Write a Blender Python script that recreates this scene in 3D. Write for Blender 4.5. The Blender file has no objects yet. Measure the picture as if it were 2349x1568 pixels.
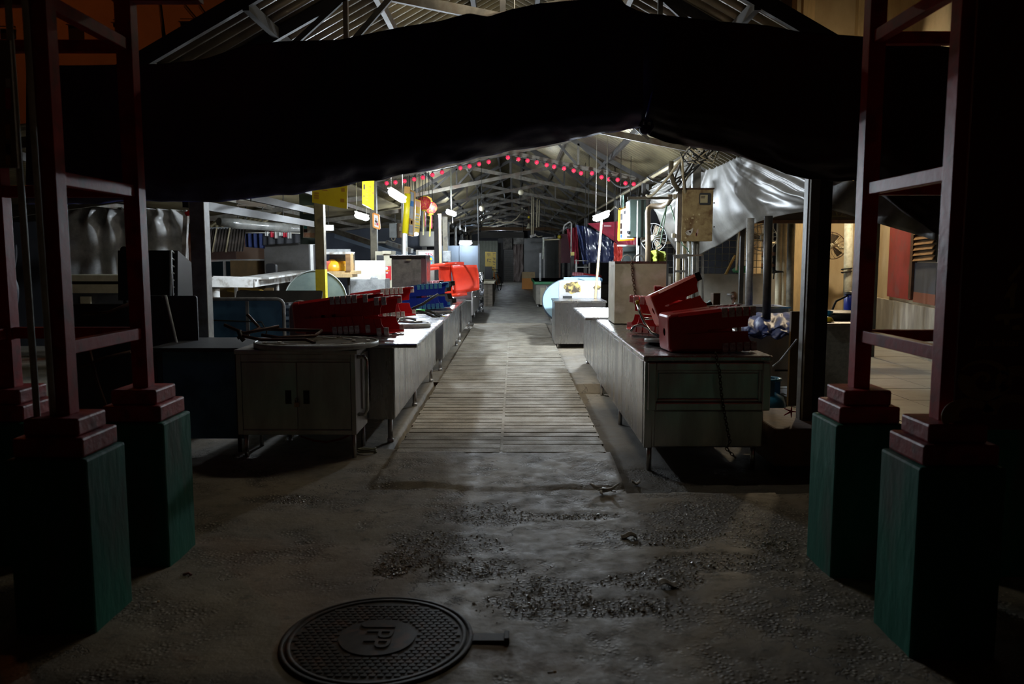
import bpy, bmesh, math, random
from mathutils import Vector as V, Matrix, noise, Euler
random.seed(7)
C = bpy.context.scene.collection
R = math.radians
PI = math.pi

# ------------------------------------------------------------------ camera
FPX, CX, CY = 1827.0, 1174.5, 784.0
CAMH, PITCH, YAW = 1.5, R(6.0), math.atan(5.5 / 1827.0)
sc = bpy.context.scene
cam = bpy.data.cameras.new('camera')
cam.sensor_width = 36.0
cam.lens = FPX / 2349.0 * 36.0
cam.clip_start = 0.05
cam.clip_end = 300
cam.dof.use_dof = True
cam.dof.focus_distance = 8.5
cam.dof.aperture_fstop = 3.2
camo = bpy.data.objects.new('camera', cam)
camo.location = (0, 0, CAMH)
camo.rotation_euler = (PI / 2 - PITCH, 0, YAW)
C.objects.link(camo)
sc.camera = camo

# ------------------------------------------------------------------ world, exposure
w = bpy.data.worlds.new('night_sky')
sc.world = w
w.use_nodes = True
bg = w.node_tree.nodes['Background']
bg.inputs[0].default_value = (0.95, 0.42, 0.16, 1)
bg.inputs[1].default_value = 0.0035
vs = sc.view_settings
vs.view_transform = 'Standard'
vs.look = 'None'
vs.gamma = 1.0
vs.exposure = 0.0
vs.use_curve_mapping = False
sc.cycles.max_bounces = 6
sc.cycles.diffuse_bounces = 4
sc.cycles.glossy_bounces = 3
sc.cycles.transmission_bounces = 4
sc.cycles.sample_clamp_indirect = 4.0
LAMP = 4.0          # one dial for all the market's lamps

# ------------------------------------------------------------------ pixel <-> world (used only to read positions off the photograph)
_F = V((-math.sin(YAW), math.cos(YAW), 0)); _Rt = V((math.cos(YAW), math.sin(YAW), 0))
_fw = _F * math.cos(PITCH) - V((0, 0, 1)) * math.sin(PITCH)
_up = _F * math.sin(PITCH) + V((0, 0, 1)) * math.cos(PITCH)
def ray(px, py):
    return _Rt * ((px - CX) / FPX) + _up * (-(py - CY) / FPX) + _fw
def P(px, py, Y):
    d = ray(px, py)
    return V((0, 0, CAMH)) + d * (Y / d.y)
def G(px, py, z=0.0):
    d = ray(px, py)
    return V((0, 0, CAMH)) + d * ((z - CAMH) / d.z)

# ------------------------------------------------------------------ materials
def _mat(name):
    m = bpy.data.materials.new(name); m.use_nodes = True
    nt = m.node_tree
    return m, nt, nt.nodes['Principled BSDF']
def M(name, c1, c2=None, rough=.55, metal=0.0, scale=6.0, lo=.4, hi=.62, bump=0.0, bscale=60.0, stretch=(1, 1, 1), rvar=0.0, spec=.5, c3=None, s3=1.5, trans=0.0):
    m, nt, b = _mat(name)
    b.inputs['Roughness'].default_value = rough
    b.inputs['Metallic'].default_value = metal
    b.inputs['Specular IOR Level'].default_value = spec
    b.inputs['Base Color'].default_value = (*c1, 1)
    tc = nt.nodes.new('ShaderNodeTexCoord')
    mp = nt.nodes.new('ShaderNodeMapping'); mp.inputs['Scale'].default_value = stretch
    nt.links.new(tc.outputs['Object'], mp.inputs['Vector'])
    if c2 is not None:
        n = nt.nodes.new('ShaderNodeTexNoise'); n.inputs['Scale'].default_value = scale; n.inputs['Detail'].default_value = 6; n.inputs['Roughness'].default_value = .65
        nt.links.new(mp.outputs[0], n.inputs['Vector'])
        mr = nt.nodes.new('ShaderNodeMapRange'); mr.inputs['From Min'].default_value = lo; mr.inputs['From Max'].default_value = hi
        nt.links.new(n.outputs['Fac'], mr.inputs['Value'])
        mx = nt.nodes.new('ShaderNodeMix'); mx.data_type = 'RGBA'
        mx.inputs['A'].default_value = (*c1, 1); mx.inputs['B'].default_value = (*c2, 1)
        nt.links.new(mr.outputs[0], mx.inputs['Factor'])
        last = mx.outputs['Result']
        if c3 is not None:
            n3 = nt.nodes.new('ShaderNodeTexNoise'); n3.inputs['Scale'].default_value = s3; n3.inputs['Detail'].default_value = 5
            nt.links.new(mp.outputs[0], n3.inputs['Vector'])
            r3 = nt.nodes.new('ShaderNodeMapRange'); r3.inputs['From Min'].default_value = .52; r3.inputs['From Max'].default_value = .66
            nt.links.new(n3.outputs['Fac'], r3.inputs['Value'])
            m3 = nt.nodes.new('ShaderNodeMix'); m3.data_type = 'RGBA'
            nt.links.new(last, m3.inputs['A']); m3.inputs['B'].default_value = (*c3, 1)
            nt.links.new(r3.outputs[0], m3.inputs['Factor'])
            last = m3.outputs['Result']
        nt.links.new(last, b.inputs['Base Color'])
        if rvar:
            rr = nt.nodes.new('ShaderNodeMapRange'); rr.inputs['To Min'].default_value = max(.05, rough - rvar); rr.inputs['To Max'].default_value = min(1, rough + rvar)
            nt.links.new(mr.outputs[0], rr.inputs['Value']); nt.links.new(rr.outputs[0], b.inputs['Roughness'])
    if bump:
        n2 = nt.nodes.new('ShaderNodeTexNoise'); n2.inputs['Scale'].default_value = bscale; n2.inputs['Detail'].default_value = 4
        nt.links.new(mp.outputs[0], n2.inputs['Vector'])
        bp = nt.nodes.new('ShaderNodeBump'); bp.inputs['Strength'].default_value = bump; bp.inputs['Distance'].default_value = .02
        nt.links.new(n2.outputs['Fac'], bp.inputs['Height']); nt.links.new(bp.outputs[0], b.inputs['Normal'])
    if trans:
        b.inputs['Transmission Weight'].default_value = trans
    return m
def E(name, col, s):
    m, nt, b = _mat(name)
    b.inputs['Base Color'].default_value = (*[min(.8, c) for c in col], 1)
    b.inputs['Emission Color'].default_value = (*col, 1)
    b.inputs['Emission Strength'].default_value = s
    return m

# ------------------------------------------------------------------ mesh builder
class MB:
    def __init__(s):
        s.bm = bmesh.new(); s.m = 0
    def _f(s, vs, smooth=False):
        try:
            f = s.bm.faces.new(vs); f.material_index = s.m; f.smooth = smooth
            return f
        except ValueError:
            return None
    def hexa(s, p):
        v = [s.bm.verts.new(q) for q in p]
        for i in ((3, 2, 1, 0), (4, 5, 6, 7), (0, 1, 5, 4), (1, 2, 6, 5), (2, 3, 7, 6), (3, 0, 4, 7)):
            s._f([v[k] for k in i])
        return s
    def ab(s, x0, x1, y0, y1, z0, z1):
        x0, x1 = min(x0, x1), max(x0, x1); y0, y1 = min(y0, y1), max(y0, y1); z0, z1 = min(z0, z1), max(z0, z1)
        return s.hexa([(x0, y0, z0), (x1, y0, z0), (x1, y1, z0), (x0, y1, z0), (x0, y0, z1), (x1, y0, z1), (x1, y1, z1), (x0, y1, z1)])
    def box(s, c, d, rot=None):
        M3 = Matrix.Identity(3) if rot is None else (rot if isinstance(rot, Matrix) else Euler(rot).to_matrix())
        a, b_, e = d[0] / 2, d[1] / 2, d[2] / 2
        return s.hexa([V(c) + M3 @ V(q) for q in ((-a, -b_, -e), (a, -b_, -e), (a, b_, -e), (-a, b_, -e), (-a, -b_, e), (a, -b_, e), (a, b_, e), (-a, b_, e))])
    def pbox(s, x0, y0, x1, y1, Y, dep):
        a, b_ = P(x0, y1, Y), P(x1, y0, Y)
        return s.ab(a.x, b_.x, Y, Y + dep, a.z, b_.z)
    def bar(s, a, b_, wd, h, up=(0, 0, 1)):
        a, b_ = V(a), V(b_); d = (b_ - a).normalized(); u = V(up)
        if abs(d.dot(u)) > .98: u = V((0, 1, 0))
        sd = d.cross(u).normalized(); u = sd.cross(d).normalized()
        sd *= wd / 2; u *= h / 2
        return s.hexa([a - sd - u, a + sd - u, b_ + sd - u, b_ - sd - u, a - sd + u, a + sd + u, b_ + sd + u, b_ - sd + u])
    def tube(s, pts, r, n=8, closed=False, caps=True):
        pts = [V(p) for p in pts]; N = len(pts); rings = []
        pu = None
        for i, p in enumerate(pts):
            a = pts[i - 1] if (i > 0 or closed) else p
            b_ = pts[(i + 1) % N] if (i < N - 1 or closed) else p
            d = (b_ - a).normalized()
            u = pu if pu is not None else (V((0, 0, 1)) if abs(d.z) < .9 else V((0, 1, 0)))
            sd = d.cross(u)
            if sd.length < 1e-5: sd = d.cross(V((1, 0, 0)))
            sd.normalize(); u = sd.cross(d).normalized(); pu = u
            rr = r[i] if isinstance(r, (list, tuple)) else r
            rings.append([s.bm.verts.new(p + sd * (math.cos(2 * PI * k / n) * rr) + u * (math.sin(2 * PI * k / n) * rr)) for k in range(n)])
        for i in range(N if closed else N - 1):
            A, B = rings[i], rings[(i + 1) % N]
            for k in range(n):
                s._f([A[k], A[(k + 1) % n], B[(k + 1) % n], B[k]], True)
        if caps and not closed:
            s._f(rings[0][::-1]); s._f(rings[-1])
        return s
    def cyl(s, a, b_, r, n=14, r2=None):
        return s.tube([a, b_], [r, r if r2 is None else r2], n)
    def lathe(s, prof, c=(0, 0, 0), n=24, rot=None, caps=True):
        M3 = Matrix.Identity(3) if rot is None else (rot if isinstance(rot, Matrix) else Euler(rot).to_matrix())
        rings = []
        for r, z in prof:
            rings.append([s.bm.verts.new(V(c) + M3 @ V((max(r, 1e-4) * math.cos(2 * PI * k / n), max(r, 1e-4) * math.sin(2 * PI * k / n), z))) for k in range(n)])
        for A, B in zip(rings, rings[1:]):
            for k in range(n): s._f([A[k], A[(k + 1) % n], B[(k + 1) % n], B[k]], True)
        if caps:
            s._f(rings[0][::-1]); s._f(rings[-1])
        return s
    def ball(s, c, r, n=14, m=8, sq=1.0):
        return s.lathe([(r * math.sin(PI * i / m), -r * sq * math.cos(PI * i / m)) for i in range(m + 1)], c, n, caps=False)
    def grid(s, nu, nv, fn, smooth=True):
        g = [[s.bm.verts.new(fn(i / nu, j / nv)) for j in range(nv + 1)] for i in range(nu + 1)]
        for i in range(nu):
            for j in range(nv): s._f([g[i][j], g[i + 1][j], g[i + 1][j + 1], g[i][j + 1]], smooth)
        return s
    def prism(s, pts, off):
        off = V(off); a = [s.bm.verts.new(V(p)) for p in pts]; b_ = [s.bm.verts.new(V(p) + off) for p in pts]
        n = len(pts); s._f(a[::-1]); s._f(b_)
        for k in range(n): s._f([a[k], a[(k + 1) % n], b_[(k + 1) % n], b_[k]])
        return s
    def rrect(s, w_, h, rad, c, ux, uy, thick, n=5):
        """a slab with rounded corners: c centre, ux/uy unit axes, thick along ux x uy"""
        ux, uy = V(ux).normalized(), V(uy).normalized(); nz = ux.cross(uy)
        pts = []
        for cx, cy, a0 in ((w_ / 2 - rad, h / 2 - rad, 0), (-w_ / 2 + rad, h / 2 - rad, 90), (-w_ / 2 + rad, -h / 2 + rad, 180), (w_ / 2 - rad, -h / 2 + rad, 270)):
            for k in range(n + 1):
                a = R(a0 + 90 * k / n); pts.append(V(c) + ux * (cx + rad * math.cos(a)) + uy * (cy + rad * math.sin(a)) - nz * (thick / 2))
        return s.prism(pts, nz * thick)
    def frame(s, x0, x1, z0, z1, y, wd, dep):
        s.ab(x0, x0 + wd, y, y + dep, z0, z1); s.ab(x1 - wd, x1, y, y + dep, z0, z1)
        s.ab(x0 + wd, x1 - wd, y, y + dep, z0, z0 + wd); s.ab(x0 + wd, x1 - wd, y, y + dep, z1 - wd, z1)
        return s
    def text(s, body, size, mtx, thick=.002):
        cu = bpy.data.curves.new('t', 'FONT'); cu.body = body; cu.size = size; cu.align_x = 'CENTER'; cu.align_y = 'CENTER'; cu.extrude = thick; cu.resolution_u = 3
        o = bpy.data.objects.new('t', cu); C.objects.link(o); bpy.context.view_layer.update()
        me = bpy.data.meshes.new_from_object(o.evaluated_get(bpy.context.evaluated_depsgraph_get()))
        bpy.data.objects.remove(o); bpy.data.curves.remove(cu)
        off = len(s.bm.verts); vv = [s.bm.verts.new(mtx @ v.co) for v in me.vertices]
        for p in me.polygons: s._f([vv[k] for k in p.vertices])
        bpy.data.meshes.remove(me)
        return s
    def build(s, name, mat, parent=None, bevel=0.0, solid=0.0, sub=0, smooth=None, keep=False):
        if not isinstance(mat, (list, tuple)): mat = [mat]
        if parent is not None:
            org = V((0, 0, 0)); q = parent
            while q is not None: org = org + V(q.location); q = q.parent
        elif keep: org = V((0, 0, 0))
        else:
            co = [v.co for v in s.bm.verts]
            org = V(((min(c.x for c in co) + max(c.x for c in co)) / 2, (min(c.y for c in co) + max(c.y for c in co)) / 2, min(c.z for c in co)))
        bmesh.ops.translate(s.bm, verts=s.bm.verts, vec=-org)
        bmesh.ops.recalc_face_normals(s.bm, faces=s.bm.faces)
        me = bpy.data.meshes.new(name); s.bm.to_mesh(me); s.bm.free()
        for m in mat: me.materials.append(m)
        o = bpy.data.objects.new(name, me); C.objects.link(o)
        if parent is not None: o.parent = parent
        else: o.location = org
        if smooth is not None:
            me.polygons.foreach_set('use_smooth', [smooth] * len(me.polygons))
        if solid:
            md = o.modifiers.new('solid', 'SOLIDIFY'); md.thickness = abs(solid); md.offset = 0 if solid > 0 else -1
        if bevel:
            md = o.modifiers.new('bev', 'BEVEL'); md.width = bevel; md.segments = 2; md.limit_method = 'ANGLE'
        if sub:
            md = o.modifiers.new('sub', 'SUBSURF'); md.levels = sub; md.render_levels = sub
        return o

def tag(o, label=None, cat=None, group=None, kind=None):
    if label: o['label'] = label
    if cat: o['category'] = cat
    if group: o['group'] = group
    if kind: o['kind'] = kind
    return o
def thing(name, label, cat, loc=(0, 0, 0), group=None):
    o = bpy.data.objects.new(name, None); C.objects.link(o); o.location = loc
    o.empty_display_size = .1
    return tag(o, label, cat, group)
def struct(o):
    o['kind'] = 'structure'; return o
KIDS = {}
def kids(o): return [c for c in C.objects if c.parent == o]
def dup(root, label=None, group=None):
    r = root.copy(); C.objects.link(r)
    if label: r['label'] = label
    if group: r['group'] = group
    for ch in kids(root):
        c = ch.copy(); C.objects.link(c); c.parent = r
        for g in kids(ch):
            d = g.copy(); C.objects.link(d); d.parent = c
    return r
ORD = ['first', 'second', 'third', 'fourth', 'fifth', 'sixth', 'seventh', 'eighth', 'ninth', 'tenth', 'eleventh', 'twelfth', 'thirteenth', 'fourteenth', 'fifteenth', 'sixteenth', 'seventeenth', 'eighteenth', 'nineteenth', 'twentieth']
def lerp(a, b, t): return a + (b - a) * t
def pl(pts, t):
    """piecewise linear lookup on [(x, v)]"""
    if t <= pts[0][0]: return pts[0][1]
    for (a, va), (b, vb) in zip(pts, pts[1:]):
        if t <= b: return lerp(va, vb, (t - a) / (b - a))
    return pts[-1][1]
def nz(*p): return noise.noise(V(p))

# ------------------------------------------------------------------ palette
STEEL = M('brushed_steel', (.60, .60, .61), (.40, .40, .42), rough=.27, metal=1.0, scale=2.6, lo=.36, hi=.64, stretch=(2.2, 2.2, .35), rvar=.06, bump=.10, bscale=1.3)
STEELD = M('dull_steel', (.72, .70, .70), (.48, .47, .48), rough=.36, metal=.95, scale=2.2, lo=.36, hi=.64, rvar=.08, bump=.10, bscale=1.4, stretch=(2, 2, .5))
GALV = M('galvanised', (.34, .35, .35), (.20, .21, .21), rough=.5, metal=.25, scale=9, rvar=.1)
CHROME = M('worn_chrome', (.62, .63, .63), (.4, .4, .4), rough=.25, metal=1, scale=12)
DARKM = M('dark_metal', (.022, .022, .022), (.045, .04, .035), rough=.5, metal=.3, scale=8)
BLACK = M('black_plastic', (.012, .012, .013), rough=.45)
RUBBER = M('black_rubber', (.015, .015, .015), rough=.8)
REDP = M('red_plastic', (.50, .012, .016), (.40, .010, .014), rough=.33, scale=5)
DREDP = M('dark_red_plastic', (.34, .008, .014), (.26, .007, .012), rough=.38, scale=5)
ORP = M('orange_red_plastic', (.80, .055, .02), (.68, .04, .016), rough=.35, scale=5)
BLUEP = M('blue_plastic', (.008, .03, .36), (.006, .025, .28), rough=.35, scale=5)
FOOTG = M('worn_grey_feet', (.66, .60, .57), (.36, .28, .26), rough=.7, scale=40)
REDPAINT = M('red_gloss_paint', (.42, .016, .018), (.33, .014, .016), rough=.45, spec=.2, scale=7, bump=.08, bscale=25, c3=(.22, .02, .02), s3=9)
REDPLINTH = M('red_painted_concrete', (.34, .02, .02), (.24, .016, .018), rough=.5, scale=9, bump=.25, bscale=22, c3=(.16, .02, .02), s3=12)
GREENPAINT = M('green_painted_concrete', (.006, .115, .075), (.010, .15, .10), rough=.65, spec=.25, scale=8, bump=.3, bscale=18, stretch=(1, 1, .35), c3=(.045, .085, .062), s3=4)
NAVY = M('navy_tarpaulin', (.03, .032, .13), (.042, .042, .15), rough=.55, scale=5, bump=.1, bscale=30, spec=.35)
MAROONT = M('dark_maroon_tarpaulin', (.018, .009, .014), (.024, .012, .018), rough=.58, scale=5, bump=.1, bscale=30, spec=.35)
GREYT = M('grey_tarpaulin', (.16, .155, .14), (.105, .10, .09), rough=.5, scale=3, bump=.12, bscale=20, c3=(.09, .08, .065), s3=1.6)
PLASTICC = M('grey_plastic_curtain', (.50, .50, .49), (.30, .30, .30), rough=.3, scale=4, bump=.1, bscale=14)
CORR = M('corrugated_roof', (.25, .21, .12), (.15, .125, .075), rough=.45, metal=.35, scale=2.0, c3=(.08, .06, .045), s3=.7, stretch=(1, .4, 1))
CORRD = M('corrugated_dark', (.10, .08, .07), (.06, .05, .045), rough=.6, scale=4)
STEELW = M('painted_truss_steel', (.15, .135, .105), (.08, .072, .058), rough=.6, scale=7, c3=(.09, .06, .04), s3=4)
STEELK = M('dark_truss_steel', (.035, .033, .03), (.055, .05, .042), rough=.6, scale=7)
COLG = M('column_grey_paint', (.33, .34, .33), (.22, .22, .21), rough=.55, scale=9, c3=(.18, .15, .11), s3=5)
COLO = M('column_olive_paint', (.10, .085, .055), (.14, .12, .08), rough=.6, scale=9, c3=(.05, .04, .03), s3=6)
YELP = M('yellow_paint', (.60, .50, .03), (.5, .42, .03), rough=.5, scale=8)
CREAM = M('cream_wall', (.50, .41, .26), (.42, .33, .20), rough=.85, scale=1.6, bump=.1, bscale=40, c3=(.26, .20, .12), s3=1.1, stretch=(1, 1, .5))
GREYWALL = M('grey_cement_wall', (.26, .24, .20), (.19, .175, .15), rough=.85, scale=2.5, bump=.15, bscale=30, c3=(.36, .34, .29), s3=1.6, stretch=(2, 2, .6))
BLUEWALL = M('blue_grey_panel', (.15, .19, .24), (.13, .16, .20), rough=.6, scale=2)
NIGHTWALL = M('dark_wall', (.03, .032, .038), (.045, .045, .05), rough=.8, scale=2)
WOOD = M('old_wood', (.25, .14, .055), (.16, .085, .035), rough=.65, scale=4, stretch=(1, 1, 8))
WOODL = M('pale_wood', (.55, .40, .20), (.42, .29, .14), rough=.6, scale=5, stretch=(6, 6, 1))
BROWN = M('brown_board', (.11, .065, .02), (.075, .045, .015), rough=.7, scale=4)
WHITEP = M('white_paint', (.62, .62, .60), (.48, .47, .44), rough=.5, scale=6, c3=(.20, .16, .12), s3=6)
WHITEC = M('clean_white', (.72, .72, .70), (.62, .62, .60), rough=.5, scale=4)
CREAMP = M('cream_paint', (.58, .54, .40), (.46, .42, .30), rough=.5, scale=5)
LBLUE = M('light_blue_tabletop', (.42, .62, .74), (.36, .56, .68), rough=.3, scale=3)
TBLUE = M('blue_tabletop', (.10, .26, .42), (.075, .21, .36), rough=.4, scale=4, c3=(.05, .14, .24), s3=4)
TGREY = M('grey_green_tabletop', (.24, .31, .29), (.19, .25, .24), rough=.45, scale=5)
TDARK = M('dark_tabletop', (.045, .05, .06), (.07, .072, .078), rough=.55, scale=5)
RIMW = M('pale_rim', (.50, .55, .55), (.34, .37, .36), rough=.4, scale=10)
RUST = M('rusty_brown_tube', (.12, .06, .04), (.07, .04, .03), rough=.5, metal=.4, scale=14)
METERB = M('stained_meter_box', (.42, .33, .17), (.30, .22, .11), rough=.6, scale=9, c3=(.17, .10, .045), s3=7, bump=.08, bscale=30)
LANT = E('lit_red_lantern', (.85, .03, .09), .35)
LANTR = M('red_lantern_paper', (.75, .03, .06), (.85, .30, .05), rough=.5, scale=26, lo=.5, hi=.58)
SIGNY = M('yellow_sign', (.66, .52, .02), (.60, .46, .02), rough=.22, scale=3)
SIGNYD = M('yellow_sign_ochre_print', (.42, .22, .03), rough=.3)
INK = M('dark_print', (.05, .03, .03), rough=.5)
INKG = M('grey_print', (.25, .25, .27), rough=.5)
INKR = M('red_print', (.55, .02, .05), rough=.5)
INKO = M('orange_print', (.75, .28, .03), rough=.5)
INKB = M('blue_print', (.03, .18, .45), rough=.5)
INKT = M('teal_print', (.05, .30, .35), rough=.5)
FOIL = M('crumpled_foil', (.75, .76, .78), (.55, .56, .6), rough=.2, metal=1, scale=4)
YBAG = M('yellow_plastic_bag', (.75, .42, .02), (.65, .30, .02), rough=.35, scale=8)
GASB = M('blue_gas_cylinder', (.02, .16, .28), (.015, .12, .22), rough=.4, scale=6)
BTARP = M('blue_woven_tarp', (.03, .055, .22), (.12, .15, .30), rough=.45, scale=9, bump=.3, bscale=18)
GTILE = M('grey_tile', (.25, .24, .21), (.19, .18, .155), rough=.4, scale=3)
CONDUIT = M('grey_conduit', (.62, .65, .58), (.42, .44, .36), rough=.5, scale=12)
PVC = M('cream_pvc', (.55, .49, .34), (.45, .38, .24), rough=.5, scale=10)
CORD = M('white_cord', (.6, .58, .52), rough=.6)
CORDK = M('black_cord', (.014, .014, .013), rough=.7)

# ================================================================== LAMPS
ECOOL = (.80, .90, 1.0)
def lamp_bar(name, label, pos, d, length, rad, watts, cat='lamp', hang=.4, group=None, col=ECOOL, housing=True, up=(0, 0, 1), mast=None):
    """a hanging tube lamp: glowing capsule diffuser, back housing, end caps, two wires"""
    pos, d = V(pos), V(d).normalized()
    t = thing(name, label, cat, pos, group)
    area = 2 * PI * rad * length
    em = E('glow_' + name, col, LAMP * watts / (PI * area))
    a, b = pos - d * length / 2, pos + d * length / 2
    mb = MB()
    n = 7
    pts, rr = [], []
    for i in range(n + 1):
        s = i / n; x = lerp(-1, 1, s)
        pts.append(pos + d * (x * length / 2)); rr.append(rad * max(.35, (1 - abs(x) ** 6) ** .5) if abs(x) < 1 else rad * .35)
    mb.tube(pts, rr, 12)
    mb.build('diffuser', em, t)
    if housing:
        MB().bar(a + V(up) * rad * 1.15, b + V(up) * rad * 1.15, rad * 1.3, rad * .5).build('housing', WHITEC, t)
    if hang:
        for s in (-.35, .35) if mast is None else (0,):
            q = pos + d * (length * s) + V(up) * rad * 1.2
            MB().cyl(q, q + V((0, 0, hang)), .004 if mast is None else mast, 6).build('cord' if mast is None else 'stem', CORD if mast is None else CONDUIT, t)
    return t
def roofz(x): return 4.57 - .55 * abs(x + .1)
def lamps():
    p = P(911, 450, 11.9)
    lamp_bar('hanging_lamp', 'bright white hanging lamp under the red lantern string beside the yellow menu boards', p, (.55, .75, -.36), .36, .048, 85, hang=roofz(p.x) - p.z + .1)
    p = P(1035, 489, 19.6)
    lamp_bar('hanging_lamp', 'bright white lamp on a long stem hung from the roof truss over the left stalls', p, (.8, .5, -.25), .27, .05, 95, hang=roofz(p.x) - p.z, mast=.018)
    p = P(1379, 497, 13.2)
    lamp_bar('hanging_lamp', 'bright white lamp hung on wires before the red canopy and lit white sign', p, (.9, .4, .34), .30, .048, 105, hang=roofz(p.x) - p.z)
    p = P(830, 497, 13.4)
    lamp_bar('batten_lamp', 'lit white batten lamp under the left lean-to roof beside the post with a poster', p, (.95, .1, -.28), .24, .045, 26, hang=2.80 + .13 * (p.x + 2.9) - p.z)
    p = P(953, 537, 17.2)
    lamp_bar('strip_lamp', 'small lit strip lamp below the clear banner on the left', p, (1, .1, .02), .13, .03, 3, hang=roofz(p.x) - p.z)
    p = P(1068, 557, 24.5)
    lamp_bar('strip_lamp', 'lit strip lamp on top of the blue grey partition', p, (1, .2, 0), .38, .06, 14, hang=0)
    for i, (px, py, Y, wt, lb) in enumerate([(1038, 517, 26, 12, 'largest round spotlight of the three on the left, on a thin pole'), (1055, 532, 30, 10, 'middle round spotlight of the three hanging in the dark left bays'), (1068, 535, 34, 10, 'smallest round spotlight of the three, nearest the walkway')]):
        p = P(px, py, Y); t = thing('spotlight', lb, 'lamp', p, 'round spotlights over the left stalls')
        rt = Euler((R(-60), 0, R(25))).to_matrix()
        MB().lathe([(.09, 0), (.075, .02), (.02, .035)], p, 16, rt).build('diffuser', E('glow_spot%d' % i, ECOOL, LAMP * wt / (PI * .03)), t)
        MB().lathe([(.10, -.01), (.11, -.05), (.06, -.12), (.02, -.14)], p, 16, rt).build('housing', DARKM, t)
        MB().cyl(p + V((0, .08, .05)), (p.x, p.y + .08, roofz(p.x)), .012, 6).build('stem', DARKM, t)
    p = P(753, 522, 17.5)
    t = thing('louvre_lamp', 'small lit lamp of three short bars in the left lean-to', 'lamp', p)
    for k in (-1, 0, 1):
        c = p + V((k * .06, 0, -k * .012)); MB().bar(c - V((.02, 0, .045)), c + V((.02, 0, .045)), .035, .03).build('glow_bar', E('glow_louvre', ECOOL, 14), t)
    MB().box(p + V((0, .04, 0)), (.22, .03, .12)).build('housing', WHITEC, t)
    MB().cyl(p + V((0, .04, .05)), (p.x, p.y + .04, 2.80 + .13 * (p.x + 2.9)), .006, 6).build('cord', CORDK, t)
    # unlit twin batten, left front
    p = P(573, 466, 8.4); t = thing('batten_lamp', 'unlit pale twin batten light under the left lean-to roof', 'lamp', p)
    MB().bar(p - V((.14, .0, -.02)), p + V((.14, .1, -.02)), .05, .03).build('housing', WHITEC, t)
    for k in (-.018, .018):
        MB().bar(p - V((.13, k, -.0)) - V((0, 0, .022)), p + V((.13, .1 - k, -.0)) - V((0, 0, .022)), .016, .016).build('glass_tube', WHITEC, t)
    MB().cyl(p + V((0, .04, .02)), p + V((0, .04, 2.86 + .13 * (p.x + 2.9) - p.z)), .006, 6).build('cord', CORDK, t)
    # a tube under the ridge, behind the front tarpaulins
    t = lamp_bar('ridge_lamp', 'long tube lamp with an added blocking plate under the roof ridge behind the dark tarpaulins', (-.1, 6.95, 4.05), (1, 0, 0), .9, .025, 12.5, hang=.5, col=(1, .90, .72))
    MB().ab(-.62, .42, 6.83, 6.84, 3.985, 4.12).bar((-.62, 6.95, 4.12), (.42, 6.95, 4.12), .24, .012).build('shade', DARKM, t)  # added plate, keeps the tube's light off the upper gate posts
    t = lamp_bar('added_fill_lamp', 'added fill tube with deep blocking plate hung across the roof behind the dark tarpaulins', (.35, 7.9, 3.25), (1, 0, 0), 1.0, .025, 30, hang=.95, col=(1, .92, .78))  # added unseen lamp, brightens the fronts of the steel box and meter box
    MB().ab(-.2, .9, 7.77, 7.782, 2.95, 3.34).bar((-.2, 7.9, 3.33), (.9, 7.9, 3.33), .26, .012).build('shade', DARKM, t)  # added plate, keeps the fill light off the front ground
    lamp_bar('added_far_lamp', 'added tube lamp hidden behind the brown-grey pelmet at the far end', P(1150, 538, 46), (1, 0, 0), .6, .04, 30, hang=roofz(-.8) - P(1150, 538, 46).z)  # added unseen lamp, brightens the shutter and floor at the far end
    # warm street lamp outside on the right and sodium lamp on the left
    def street(name, label, x, y, z, wt, col, armx):
        t = thing(name, label, 'street lamp', (x, y, 0))
        MB().cyl((x, y, 0), (x, y, z), .06, 10, .04).build('pole', GALV, t)
        MB().tube([(x, y, z - .05), (x + armx * .5, y, z + .12), (x + armx, y, z + .12)], .03, 8).build('arm', GALV, t)
        MB().box((x + armx, y, z + .11), (.42, .2, .06)).build('lamp_head', DARKM, t)
        MB().box((x + armx, y, z + .065), (.34, .16, .03)).build('diffuser', E('glow_' + name, col, LAMP * wt / (PI * .34 * .16)), t)
    street('street_lamp', 'warm street lamp over the right alley, its pole behind the front right column', 5.02, 13.5, 4.3, 34, (1, .80, .52), .45)
    street('sodium_lamp', 'orange street lamp beyond the left lean-to before the tall building', -15.0, 19.0, 14.5, 22, (1, .22, .03), .6)
lamps()

# ================================================================== GROUND
PATCH = [(G(px, py), rx, ry) for px, py, rx, ry in [(1120, 1180, .30, .22), (1020, 1245, .36, .24), (950, 1280, .20, .16), (1090, 1305, .26, .14), (1190, 1390, .30, .12), (1250, 1350, .25, .16), (1700, 1185, .55, .30), (1560, 1235, .26, .14), (1790, 1250, .22, .34), (1490, 1330, .34, .12), (630, 1142, .26, .09), (1320, 1180, .3, .07), (1420, 1390, .3, .1), (1650, 1290, .35, .14), (900, 1310, .1, .1)]]
def gravel(x, y):
    m = 0
    for c, rx, ry in PATCH:
        d = ((x - c.x) / rx) ** 2 + ((y - c.y) / ry) ** 2
        if d < 3: m = max(m, 1.25 - d)
    m += .9 * nz(x * 3.2, y * 3.2, 3) + .6 * nz(x * 10, y * 10, 8) + .3 * nz(x * 24, y * 24, 5)
    if x > .1: m += .25 * min(1, (x - .1))
    return max(0, min(1, m * 1.4))
MHC = G(866, 1468)
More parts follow.
